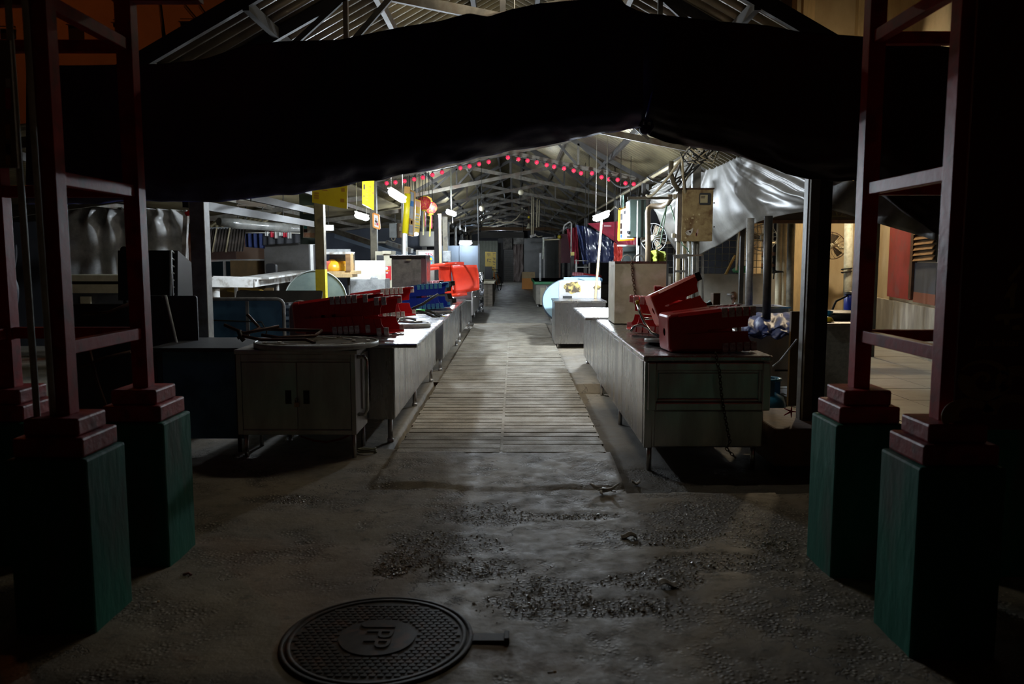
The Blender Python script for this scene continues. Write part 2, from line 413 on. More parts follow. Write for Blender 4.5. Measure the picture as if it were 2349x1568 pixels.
def gz(x, y):
    z = .014 * nz(x * 1.3, y * 1.3, 1) + .006 * nz(x * 5, y * 5, 2)
    e = .05 * nz(x * 2.5, y * 2.5, 6)
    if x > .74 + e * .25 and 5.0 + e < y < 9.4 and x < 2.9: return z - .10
    if -.98 < x < -.90 and 6.2 < y < 20: return -.10
    if -.93 + e * .5 < x < .74 and 5.06 + e * 1.6 + .1 * abs(x) < y < 5.90:
        z = .012 + .040 * min(1, max(0, (y - 5.0) / .7)) + .5 * z
    dm = math.hypot(x - MHC.x, y - MHC.y)
    if dm < .42: z = 0.004
    return z
def ground():
    m, nt, b = _mat('rough_concrete_ground')
    L = nt.links.new
    tc = nt.nodes.new('ShaderNodeTexCoord')
    def noise_(s, d=6, r=.6):
        n = nt.nodes.new('ShaderNodeTexNoise'); n.inputs['Scale'].default_value = s; n.inputs['Detail'].default_value = d; n.inputs['Roughness'].default_value = r
        L(tc.outputs['Object'], n.inputs['Vector']); return n
    def mix(a, b_, f):
        x = nt.nodes.new('ShaderNodeMix'); x.data_type = 'RGBA'
        for k, v_ in (('A', a), ('B', b_)):
            if isinstance(v_, tuple): x.inputs[k].default_value = (*v_, 1)
            else: L(v_, x.inputs[k])
        L(f, x.inputs['Factor']); return x.outputs['Result']
    def rng(src, a, b_, c=0, d=1):
        x = nt.nodes.new('ShaderNodeMapRange'); x.inputs['From Min'].default_value = a; x.inputs['From Max'].default_value = b_; x.inputs['To Min'].default_value = c; x.inputs['To Max'].default_value = d
        L(src, x.inputs['Value']); return x.outputs[0]
    n1 = noise_(1.6); n2 = noise_(9, 8, .7); n3 = noise_(.7)
    c = mix((.27, .225, .16), (.16, .14, .11), rng(n1.outputs['Fac'], .38, .62))
    c = mix(c, (.10, .09, .075), rng(n2.outputs['Fac'], .56, .70))
    c = mix(c, (.33, .30, .245), rng(n3.outputs['Fac'], .52, .68, 0, .6))
    at = nt.nodes.new('ShaderNodeAttribute'); at.attribute_name = 'gravel'
    vo = nt.nodes.new('ShaderNodeTexVoronoi'); vo.inputs['Scale'].default_value = 48; L(tc.outputs['Object'], vo.inputs['Vector'])
    gcol = mix((.085, .072, .055), (.46, .42, .34), rng(vo.outputs['Distance'], .36, .20))
    sel = noise_(30, 2); gcol = mix((.15, .13, .10), gcol, rng(sel.outputs['Fac'], .40, .50))
    c = mix(c, gcol, at.outputs['Fac'])
    ad_ = nt.nodes.new('ShaderNodeAttribute'); ad_.attribute_name = 'damp_and_shade'  # damp dark asphalt in the gutter, counter shade painted into its colour
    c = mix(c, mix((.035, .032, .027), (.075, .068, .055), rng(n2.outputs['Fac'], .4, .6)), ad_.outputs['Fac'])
    # cracks
    vc = nt.nodes.new('ShaderNodeTexVoronoi'); vc.feature = 'DISTANCE_TO_EDGE'; vc.inputs['Scale'].default_value = 1.15
    nw = noise_(3.5); ad = nt.nodes.new('ShaderNodeVectorMath'); ad.operation = 'ADD'
    L(tc.outputs['Object'], ad.inputs[0]); L(nw.outputs['Color'], ad.inputs[1]); L(ad.outputs[0], vc.inputs['Vector'])
    ncr = noise_(1.1, 3)
    mk = nt.nodes.new('ShaderNodeMath'); mk.operation = 'MULTIPLY'
    L(rng(vc.outputs['Distance'], .0, .012, 1, 0), mk.inputs[0]); L(rng(ncr.outputs['Fac'], .52, .6, 0, .8), mk.inputs[1])
    cr = mk.outputs[0]
    c = mix(c, (.025, .022, .02), cr)
    L(c, b.inputs['Base Color'])
    L(rng(n2.outputs['Fac'], .35, .65, .55, .85), b.inputs['Roughness'])
    h1 = nt.nodes.new('ShaderNodeMath'); h1.operation = 'MULTIPLY_ADD'
    L(rng(vo.outputs['Distance'], .1, .5, 1, 0), h1.inputs[0]); L(at.outputs['Fac'], h1.inputs[1]); L(n2.outputs['Fac'], h1.inputs[2])
    h2 = nt.nodes.new('ShaderNodeMath'); h2.operation = 'SUBTRACT'; L(h1.outputs[0], h2.inputs[0]); L(cr, h2.inputs[1])
    bp = nt.nodes.new('ShaderNodeBump'); bp.inputs['Strength'].default_value = .7; bp.inputs['Distance'].default_value = .011
    L(h2.outputs[0], bp.inputs['Height']); L(bp.outputs[0], b.inputs['Normal'])
    mb = MB()
    x0, x1, y0, y1 = -3.0, 3.0, 1.2, 9.6
    nu, nv = 200, 280
    gr, damp_and_shade = [], []
    def fn(u, v):
        x, y = lerp(x0, x1, u), lerp(y0, y1, v)
        g = gravel(x, y) if y < 6 and math.hypot(x - MHC.x, y - MHC.y) > .55 else 0
        gr.append(g); damp_and_shade.append(.85 * max(0, min(1, (x - .72) / .05)) * max(0, min(1, (y - 4.95) / .15)) * max(0, min(1, (8.9 - y) / .6)) if x < 2.9 else 0)
        return V((x, y, gz(x, y) - .006 * g + (.006 * g * nz(x * 40, y * 40, 0) if g else 0)))
    mb.grid(nu, nv, fn)
    nfine = len(mb.bm.verts)
    for a in ((-14, -3, -4, 9.6), (3, 14, -4, 9.6), (-3, 3, -4, 1.2)):
        mb.grid(2, 2, lambda u, v: V((lerp(a[0], a[1], u), lerp(a[2], a[3], v), -.002)))
    mb.grid(4, 8, lambda u, v: V((lerp(-30, 14, u), lerp(9.6, 60, v), -.002)))
    tot = len(mb.bm.verts)
    o = mb.build('floor', m, keep=True)
    at_ = o.data.attributes.new('gravel', 'FLOAT', 'POINT')
    at_.data.foreach_set('value', gr + [0.0] * (tot - nfine))
    at_ = o.data.attributes.new('damp_and_shade', 'FLOAT', 'POINT'); at_.data.foreach_set('value', damp_and_shade + [0.0] * (tot - nfine))
    struct(o); tag(o, 'rough broken concrete ground before and under the market')
    # loose stones
    mb = MB(); n = 0
    random.seed(3)
    peb = M('pebbles', (.60, .55, .44), (.17, .15, .12), rough=.38, scale=40)
    while n < 2600:
        c, rx, ry = random.choice(PATCH)
        x, y = random.gauss(c.x, rx * .55), random.gauss(c.y, ry * .55)
        if gravel(x, y) < .35 or abs(x) > 1.45 or math.hypot(x - MHC.x, y - MHC.y) < .42: continue
        s = random.uniform(.003, .0075) * (1.6 if random.random() < .05 else 1)
        z = gz(x, y) - .004
        rt = Euler((random.gauss(0, .35), random.gauss(0, .35), random.random() * 6)).to_matrix()
        vv = [mb.bm.verts.new(V((x, y, z + s * .4)) + rt @ (V(q) * s * random.uniform(.8, 1.2))) for q in ((1, 0, 0), (-1, 0, 0), (0, 1, 0), (0, -1, 0), (0, 0, .6), (0, 0, -.6))]
        for a in ((0, 2, 4), (2, 1, 4), (1, 3, 4), (3, 0, 4), (2, 0, 5), (1, 2, 5), (3, 1, 5), (0, 3, 5)): mb._f([vv[k] for k in a])
        n += 1
    tag(mb.build('gravel', peb), 'loose gravel in the broken patches of the concrete ground', 'gravel', kind='stuff')
    # walkway of ribbed concrete
    wm = M('walkway_concrete', (.33, .29, .22), (.22, .195, .15), rough=.75, scale=5, bump=.5, bscale=55, c3=(.38, .35, .29), s3=2.2, rvar=.12)
    mb = MB()
    mb.ab(-.9, .7, 5.86, 17.9, -.12, .034)
    y = 5.86
    random.seed(5)
    while y < 17.8:
        for a, b_ in ((-.9, -.112), (-.088, .7)):
            j = random.uniform(-.006, .006)
            mb.ab(a + (.02 * random.random() if a < -.5 else 0), b_ - (.02 * random.random() if b_ > .5 else 0), y + j, y + .118 + j * .5, .02, .052 + random.uniform(-.003, .003))
        y += .14
    mb.ab(-.112, -.088, 5.9, 17.85, .02, .046)
    struct(tag(mb.build('walkway', wm, keep=True), 'ribbed pale concrete walkway running up the middle of the market'))
    mb = MB()
    for i in range(27):
        y0 = 17.9 + i * 1.2
        for a, b_ in ((-1.05, -.105), (-.095, .85)): mb.ab(a, b_, y0 + .006, y0 + 1.194, -.1, .04)
    mb.ab(-1.05, .85, 17.9, 50.3, -.12, .034)
    struct(tag(mb.build('walkway', M('slab_concrete', (.20, .19, .165), (.13, .125, .11), rough=.5, scale=3, bump=.2, bscale=30, rvar=.15), keep=True), 'smooth slab walkway at the dim far end'))
    # right alley tiles
    mb = MB()
    for i in range(13):
        for j in range(8):
            x, y = 2.95 + j * .62, 4.6 + i * .75
            mb.ab(x + .006, x + .614, y + .006, y + .744, -.05, .006 + .004 * nz(x, y, 1))
    struct(tag(mb.build('pavement', GTILE, keep=True), 'grey paving slabs of the side alley on the right'))
ground()

# ================================================================== ROOF, TRUSSES, COLUMNS
def corr(mb, o, u, v, lu, lv, period=.11, amp=.019, spp=4):
    """corrugated sheet: ridges run along u (length lu), waves stack along v (length lv)"""
    o, u, v = V(o), V(u).normalized(), V(v).normalized(); n = u.cross(v).normalized()
    N = int(lv / period * spp)
    a, b_ = [], []
    for i in range(N + 1):
        q = o + v * (lv * i / N) + n * (amp * math.sin(2 * PI * i / spp))
        a.append(mb.bm.verts.new(q)); b_.append(mb.bm.verts.new(q + u * lu))
    for i in range(N): mb._f([a[i], b_[i], b_[i + 1], a[i + 1]], True)
ROOFY0, ROOFY1 = 6.35, 51
def roof():
    sl = math.hypot(1, .55)
    for s, nm in ((-1, 'left'), (1, 'right')):
        mb = MB(); corr(mb, (-.1, ROOFY0, 4.57), (s, 0, -.55), (0, 1, 0), 3.1 * sl, ROOFY1 - ROOFY0, .18, .040, 6)
        struct(tag(mb.build('roof', CORR, solid=.003, keep=True), 'corrugated metal roof slope over the %s side of the market' % nm))
        for i, dx in enumerate((.35, 1.15, 1.95, 2.75)):
            x = -.1 + s * dx; z = 4.57 - .55 * dx - .075
            struct(tag(MB().bar((x, ROOFY0 - .05, z), (x, ROOFY1, z), .05, .09).build('purlin', STEELW if i % 2 else STEELK, keep=True), '%s purlin from the ridge under the %s roof slope' % (ORD[i], nm)))
        # eave beam and pipe
        x = -.1 + s * 2.68
        struct(tag(MB().bar((x, 6.6, 3.0), (x, ROOFY1, 3.0), .07, .11).build('eave_beam', STEELW, keep=True), 'steel eave beam along the top of the %s columns' % nm))
        # rake trim at the front gable
        struct(tag(MB().bar((-.1, ROOFY0 - .03, 4.54), (-.1 + s * 3.15, ROOFY0 - .03, 4.54 - .55 * 3.15), .05, .12).build('rake_board', STEELK, keep=True), 'dark rake board on the front edge of the %s roof slope' % nm))
    struct(tag(MB().cyl((2.44, 9, 2.93), (2.44, 30, 2.93), .028, 8).build('eave_pipe', PVC, keep=True), 'pale pipe under the right eave'))
    for k in range(11):
        Y = 7.1 + 4.4 * k; m1, m2 = STEELW, (STEELK if k % 2 else STEELW)
        t = struct(thing('roof_truss', '%s roof truss from the front' % ORD[k], None, (-.1, Y, 3)))
        for s in (-1, 1):
            x = lambda d: -.1 + s * d
            e = (x(2.68), Y, 3.02)
            MB().bar(e, (x(0), Y, 4.47), .05, .09).build('rafter', STEELK, t)
            MB().bar(e, (x(-1.2), Y + .03 * s, roofz(x(1.2)) - .12), .045, .085).build('chord', m1, t)
            MB().bar((x(1.35), Y, 3.30), (x(1.35), Y, roofz(x(1.35)) - .1), .04, .05).build('strut', m2, t)
            MB().bar((x(1.35), Y, 3.30), (x(.55), Y, roofz(x(.55)) - .1), .035, .045).build('web', STEELK, t)
            MB().bar((x(1.35), Y, roofz(x(1.35)) - .1), (x(2.0), Y, 3.17), .035, .045).build('web', STEELK, t)
        MB().bar((-.1, Y, 3.55), (-.1, Y, 4.47), .05, .06).build('king_post', STEELK, t)
    for k in range(11):
        Y = 7.1 + 4.4 * k
        for s in (-1, 1):
            x = -.1 + s * 2.68
            nm = 'left' if s < 0 else 'right'
            if s > 0 and k == 0: continue
            wd = .13 if s < 0 else .115
            t = struct(thing('column', '%s steel column from the front on the %s side' % (ORD[k], nm), None, (x, Y, 0)))
            MB().ab(x - wd / 2, x + wd / 2, Y - wd / 2, Y + wd / 2, -.02, 3.0).build('shaft', (COLG if k in (0, 3, 4, 6, 8) else COLO) if s < 0 else COLG, t, bevel=.006)
            if s < 0 and k == 1:
                MB().ab(x - wd / 2 - .004, x + wd / 2 + .004, Y - wd / 2 - .004, Y + wd / 2 + .004, .1, 1.34).build('yellow_band', YELP, t)
            MB().ab(x - .11, x + .11, Y - .11, Y + .11, -.03, .05).build('base_plate', DARKM, t)
    # front column on the right
    x, Y = 2.29, 6.08
    t = struct(thing('column', 'front right box column standing on the brown block', None, (x, Y, .26)))
    MB().ab(x - .085, x - .015, Y - .07, Y + .07, .26, 3.0).build('shaft', COLO, t, bevel=.005)
    MB().ab(x - .008, x + .085, Y - .05, Y + .09, .26, 3.0).build('shaft', DARKM, t, bevel=.005)
    MB().ab(x - .093, x - .085, Y - .03, Y + .05, .26, 2.5).build('lit_edge_strip', COLG, t)  # lamplight on the column's left edge, put into the paler colour
    # left rails between the first two columns
    for z in (1.98, 2.16, 2.42):
        struct(tag(MB().bar((-2.86, 7.0, z), (-2.86, 11.6, z), .05, .08).build('side_rail', STEELK, keep=True), 'steel rail between the first left columns at height %.1f m' % z))
    # lean-to roofs
    mb = MB(); corr(mb, (-2.9, 6.9, 2.80), (-1, 0, -.13), (0, 1, 0), 5.2, 31)
    struct(tag(mb.build('lean_to_roof', CORR, solid=.003, keep=True), 'low corrugated lean-to roof over the left stalls'))
    for i, x in enumerate((-3.6, -4.8, -6.2)):
        struct(tag(MB().bar((x, 6.9, 2.80 + .13 * (x + 2.9) - .07), (x, 37.5, 2.80 + .13 * (x + 2.9) - .07), .05, .08).build('purlin', STEELW, keep=True), '%s purlin under the left lean-to roof' % ORD[i]))
    for i in range(8):
        Y = 7.1 + 4.4 * i
        struct(tag(MB().bar((-2.8, Y, 2.70), (-8.0, Y, 2.02), .05, .09).build('lean_to_rafter', STEELW, keep=True), '%s rafter under the left lean-to roof' % ORD[i]))
    mb = MB(); corr(mb, (2.75, 12.5, 2.85), (1, 0, -.2), (0, 1, 0), 2.3, 26)
    struct(tag(mb.build('lean_to_roof', CORRD, solid=.003, keep=True), 'dark corrugated lean-to roof over the right stalls'))
roof()
def cords(o, pts, r_=.006, to=None):
    for q in pts:
        q = V(q); x = q.x
        z = to if to else (2.80 + .13 * (x + 2.9) if x < -2.9 else (2.85 - .2 * (x - 2.75) if x > 2.75 and q.y > 12.5 else roofz(x)))
        MB().cyl(q, (q.x, q.y, z), r_, 6).build('cord', CORDK, o)
struct(tag(MB().ab(-14, -7.35, 13.6, 13.75, 0, 3.4).build('wall_left', NIGHTWALL, keep=True), 'dark hoarding at the left behind the plastic curtain'))

# ================================================================== FRONT GATE TOWERS
def tower(side):
    L = side < 0
    ztop = .715 if L else .735
    t = thing('gate_tower', 'red painted steel gate frame on green plinths %s' % ('at the left, two pale conduits on it' if L else 'at the right, beside the banner'), 'gate', (side * 1.9, 3.5, 0))
    xi = -1.68 if L else 1.49      # inner faces
    yf = (3.05, 3.37) if L else (2.86, 3.18)
    yr = (3.74, 4.07) if L else (3.62, 3.94)
    legs = []
    for dx in (0, .66):
        for ya, yb in (yf, yr):
            if L and dx and ya < 3.5: pass
            x0 = xi + side * dx; x1 = x0 + side * .32
            MB().ab(x0, x1, ya, yb, -.02, ztop).build('plinth', GREENPAINT, t, bevel=.012)
            MB().ab(x0 + side * .02, x1 - side * .02, ya + .02, yb - .02, ztop, ztop + .08).build('base_step', REDPLINTH, t, bevel=.01)
            MB().ab(x0 + side * .05, x1 - side * .05, ya + .05, yb - .05, ztop + .08, ztop + .152).build('base_step', REDPLINTH, t, bevel=.01)
            cx, cy = (x0 + x1) / 2, (ya + yb) / 2
            MB().ab(cx - .038, cx + .038, cy - .038, cy + .038, ztop + .15, 3.7).build('post', REDPAINT, t, bevel=.004)
            legs.append((cx, cy))
    (ax, ay), (bx, by), (cx, cy), (dx_, dy) = legs   # inner front, inner rear, outer front, outer rear
    for z in (1.135, 1.82, 2.50, 3.18):
        for p, q in (((ax, ay), (bx, by)), ((bx, by), (dx_, dy)), ((cx, cy), (dx_, dy)), ((ax, ay), (cx, cy))):
            if p == (ax, ay) and q == (cx, cy) and z < 2: continue
            dd = (V(q) - V(p)).normalized() * .038
            MB().bar((p[0] + dd.x, p[1] + dd.y, z), (q[0] - dd.x, q[1] - dd.y, z), .045, .055).build('rung', REDPAINT, t, bevel=.003)
    if L:
        for k in (-.085, -.02):
            MB().cyl((ax + k, ay - .052, .865), (ax + k - .02, ay - .052, 3.7), .0125, 10).build('conduit', CONDUIT, t)
        MB().ab(bx - .05, bx + .36, by - .03, by + .03, 2.70, 2.80).build('bracket', REDPAINT, t)
    else:
        MB().cyl((ax + .085, ay - .03, .88), (ax + .085, ay - .03, 3.7), .0125, 10).build('conduit', CONDUIT, t)
        MB().ab(bx - .34, bx + .05, by - .03, by + .03, 2.70, 2.76).build('bracket', REDPAINT, t)
tower(-1); tower(1)

# ================================================================== FRONT TARPAULINS
def front_tarp():
    TOP = [(60, 150), (180, 150), (380, 146), (470, 135), (560, 104), (640, 95), (780, 91), (850, 76), (930, 60), (1010, 48), (1075, 30), (1120, 38), (1170, 22), (1235, 8), (1300, 2), (1400, -6), (1470, 28)]
    BOT = [(60, 470), (180, 468), (340, 460), (420, 462), (500, 463), (600, 452), (700, 441), (800, 424), (900, 405), (1000, 386), (1100, 360), (1180, 345), (1250, 334), (1310, 321), (1380, 308), (1440, 296), (1476, 290)]
    def fn(u, v):
        x = lerp(60, 1476, u)
        y = lerp(pl(TOP, x), pl(BOT, x), v)
        fold = .05 * nz(x * .006, v * 1.2, 0) + .018 * nz(x * .022, v * 3, 4)
        hem = max(0, (v - .84) / .16)
        fold += hem * (.10 * nz(x * .011 + 2, v * 9, 1) + .045 * nz(x * .03, v * 24, 2)) + .22 * hem ** 1.5
        top = max(0, (.12 - v) / .12)
        fold += top * .05 * nz(x * .02, 3, 1)
        return P(x, y + hem * 6 * nz(x * .02, 5, 5), 4.62 + fold)
    o = MB().grid(150, 56, fn).build('tarpaulin', NAVY, solid=.003)
    tag(o, 'dark navy tarpaulin hung across the entrance, its left and larger sheet', 'tarpaulin')
    TOP2 = [(1462, 28), (1540, 36), (1640, 48), (1760, 58), (1830, 72), (1900, 78), (1985, 84), (2060, 92), (2190, 110)]
    BOT2 = [(1462, 296), (1490, 312), (1560, 333), (1650, 346), (1700, 358), (1760, 381), (1800, 398), (1850, 410), (1900, 414), (1960, 414), (2010, 440), (2080, 490), (2140, 532), (2190, 550)]
    def fn2(u, v):
        x = lerp(1462, 2190, u)
        y = lerp(pl(TOP2, x), pl(BOT2, x), v)
        fold = .05 * nz(x * .006, v * 1.2, 9) + .02 * nz(x * .02, v * 3, 7)
        hem = max(0, (v - .72) / .28)
        fold += hem * (.10 * nz(x * .006 + 2, v * 14, 1) + .05 * nz(x * .014, v * 30, 2)) + .25 * hem ** 1.4
        if x > 1990:   # gathered pleats beside the post
            q = min(1, (x - 1990) / 40); fold += .05 * q * math.sin(x * .11) * max(0, v - .5)
        return P(x, y + hem * 6 * nz(x * .02, 5, 9), 4.70 + fold)
    o = MB().grid(100, 60, fn2).build('tarpaulin', MAROONT, solid=.003)
    tag(o, 'dark wrinkled tarpaulin hung across the entrance, its right sheet with sagging hem', 'tarpaulin')
    # knot where the sheets meet
    c = P(1481, 297, 4.72)
    t = thing('tarpaulin_knot', 'bunched knot tying the two dark tarpaulins together over the walkway', 'knot', c)
    MB().ball(c, .038, 14, 8, .8).build('knot', NAVY, t)
    MB().tube([c + V((.01, -.03, -.03)), c + V((.035, -.03, .01)), c + V((.03, -.02, .045)), c + V((-.02, -.02, .05)), c + V((-.04, -.03, .01))], .010, 8).build('loop', NAVY, t)
    MB().tube([c + V((0, 0, .03)), c + V((.02, -.02, .15)), c + V((.045, -.01, .26))], [.012, .008, .005], 8).build('tail', NAVY, t)
front_tarp()

def grey_awning():
    top = [P(1496, 428, 13.3), P(1560, 386, 12.8), P(1641, 346, 12.2), P(1700, 352, 10.8), P(1780, 372, 9.0), P(1862, 404, 6.9)]
    bot = [P(1500, 470, 13.8), P(1560, 590, 13.6), P(1640, 566, 13.0), P(1712, 522, 11.4), P(1780, 496, 9.6), P(1866, 482, 7.9)]
    def along(a, s):
        s *= len(a) - 1; i = min(int(s), len(a) - 2); f = s - i
        p0 = a[max(i - 1, 0)]; p1 = a[i]; p2 = a[i + 1]; p3 = a[min(i + 2, len(a) - 1)]
        return .5 * ((2 * p1) + (p2 - p0) * f + (2 * p0 - 5 * p1 + 4 * p2 - p3) * f * f + (3 * p1 - p0 - 3 * p2 + p3) * f ** 3)
    def fn(u, v):
        a, b = along(top, u), along(bot, u)
        p = a.lerp(b, v)
        # belly towards the walkway, drawn folds fanning from the tied corner
        n = V((-.55, -.8, -.25)).normalized()
        ang = math.atan2(v + .05, (u - .40) + .0001)
        k = math.sin(PI * v) * .16
        rad = math.hypot(u - .4, v)
        fold = (.055 * math.sin(ang * 17 + 2.5 * nz(u * 2, v * 2, 1)) + .03 * math.sin(ang * 41 + 1)) * min(1, rad * 1.6) * (1 - .35 * v)
        return p + n * (k + fold) + V((0, 0, .02 * nz(u * 9, v * 9, 2)))
    o = MB().grid(110, 60, fn).build('tarpaulin', GREYT, solid=.004)
    tag(o, 'sagging pale grey tarpaulin with drawn folds behind the stained meter box', 'tarpaulin')
    mb = MB().grid(24, 10, lambda u, v: P(lerp(1872, 2150, u), lerp(lerp(398, 452, u), lerp(470, 552, u), v), 6.6 + .12 * math.sin(u * 14 + v * 3) + .3 * v))
    tag(mb.build('tarpaulin', GREYT, solid=.004), 'dim grey tarpaulin strip behind the right red gate frame', 'tarpaulin')
grey_awning()

# ================================================================== STALL COUNTERS
def counter(name, label, x0, x1, y0, y1, ztop, zbot, mat, over=(0, 0, 0, 0), legs=True, zg=0.0, seams=(), side=0, thick=.035):
    """steel stall counter; over = worktop overhang left, right, front, back; side +1/-1: walkway face"""
    t = thing(name, label, 'counter', ((x0 + x1) / 2, (y0 + y1) / 2, zg))
    MB().ab(x0, x1, y0, y1, zbot, ztop - thick).build('body', mat, t, bevel=.006)
    MB().ab(x0 - over[0], x1 + over[1], y0 - over[2], y1 + over[3], ztop - thick, ztop).build('worktop', mat, t, bevel=.010)
    xf = x0 if side < 0 else x1
    ys = [y0] + list(seams) + [y1]
    for a, b_ in zip(ys, ys[1:]):
        MB().ab(xf - .004, xf + .004, a + .006, b_ - .006, zbot + .01, ztop - thick - .008).build('side_panel', mat, t, bevel=.003)
    if legs:
        n = max(2, int((y1 - y0) / 1.6) + 1)
        for i in range(n):
            y = lerp(y0 + .07, y1 - .07, i / (n - 1))
            for x in (x0 + .05, x1 - .05):
                MB().cyl((x, y, zg - .005), (x, y, zbot), .02, 10).lathe([(.026, zg - .005), (.026, zg + .03)], (x, y, 0), 10).build('leg', STEELD, t)
    return t
LX = -.97
counter('steel_counter', 'long steel stall counter on the left carrying the red stool stacks', -1.9, LX, 6.36, 9.7, .82, .20, STEEL, (0, .19, .03, 0), seams=(7.0, 7.9, 8.8), side=1)
counter('steel_counter', 'second steel counter on the left, under the blue stools', -1.9, LX + .02, 10.55, 13.7, .81, .16, STEEL, (0, .13, .02, 0), seams=(11.6, 12.6), side=1)
counter('steel_counter', 'third steel counter on the left, under the shiny splashback', -1.9, LX + .03, 14.2, 17.2, .80, .18, STEEL, (0, .08, .05, 0), seams=(15.2,), side=1)
counter('steel_counter', 'far left steel counter beside the crumpled foil sheet', -2.0, LX + .02, 18.2, 21.5, .80, .2, STEELD, (0, .05, 0, 0), seams=(19.6,), side=1)

def front_cabinet():
    t = thing('steel_cabinet', 'two-door steel cabinet at the left front with a padlock', 'cabinet', (-1.63, 6.2, 0))
    x0, x1, y0, y1 = -2.075, -1.185, 5.88, 6.32
    MB().ab(x0, x1, y0 + .012, y1, .18, .79).build('body', STEELD, t, bevel=.005)
    MB().ab(x0 - .01, x1 + .02, y0 - .02, y1, .79, .825).build('worktop', STEELD, t, bevel=.008)
    mb = MB(); mb.frame(x0, x1, .18, .79, y0 - .004, .036, .018); mb.ab(x0 + .036, x1 - .036, y0 - .004, y0 + .014, .735, .755); mb.build('face_frame', STEELD, t, bevel=.003)
    xm = -1.625
    for a, b_, hx in ((x0 + .04, xm - .003, -1.69), (xm + .003, x1 - .04, -1.555)):
        d = MB().ab(a, b_, y0 - .002, y0 + .012, .222, .73).build('door', STEELD, t, bevel=.003)
        MB().ab(hx - .024, hx + .024, y0 - .0035, y0 + .006, .415, .52).build('recess_handle', BLACK, d)
        MB().frame(hx - .028, hx + .028, .411, .524, y0 - .006, .005, .004).build('handle_rim', STEELD, d)
    for x in (x0 + .045, x1 - .03):
        for y in (y0 + .04, y1 - .04):
            MB().cyl((x, y, -.01), (x, y, .18), .017, 10).build('leg', STEELD, t)
    MB().tube([(x1, 5.97, .76), (x1 + .05, 5.97, .76), (x1 + .065, 5.97, .73), (x1 + .065, 5.97, .36), (x1 + .05, 5.97, .32), (x1, 5.97, .32)], .016, 10).build('towel_rail', CHROME, t)
    MB().ab(x1, x1 + .016, 6.08, y1, .34, .77).build('side_panel', STEELD, t, bevel=.003)
    p = thing('padlock', 'small brass padlock on the doors of the left front steel cabinet', 'padlock', (xm, y0 - .02, .40))
    MB().ab(xm - .018, xm + .018, y0 - .026, y0 - .008, .395, .43).build('body', WOODL, p, bevel=.004)
    MB().tube([(xm - .011, y0 - .017, .43), (xm - .011, y0 - .017, .455), (xm, y0 - .017, .466), (xm + .011, y0 - .017, .455), (xm + .011, y0 - .017, .43)], .004, 8).build('shackle', CHROME, p)
    # low dark bench at the left of the cabinet
    t = thing('bench', 'dark blue-sided bench between the left front cabinet and the first column', 'bench', (-2.45, 6.4, 0))
    MB().ab(-2.80, -2.09, 6.02, 6.85, .79, .82).build('top', TDARK, t, bevel=.006)
    MB().ab(-2.72, -2.10, 6.10, 6.14, .1, .79).build('front_panel', TBLUE, t)
    for x in (-2.76, -2.13):
        for y in (6.06, 6.8): MB().cyl((x, y, 0), (x, y, .79), .016, 8).build('leg', RUST, t)
front_cabinet()

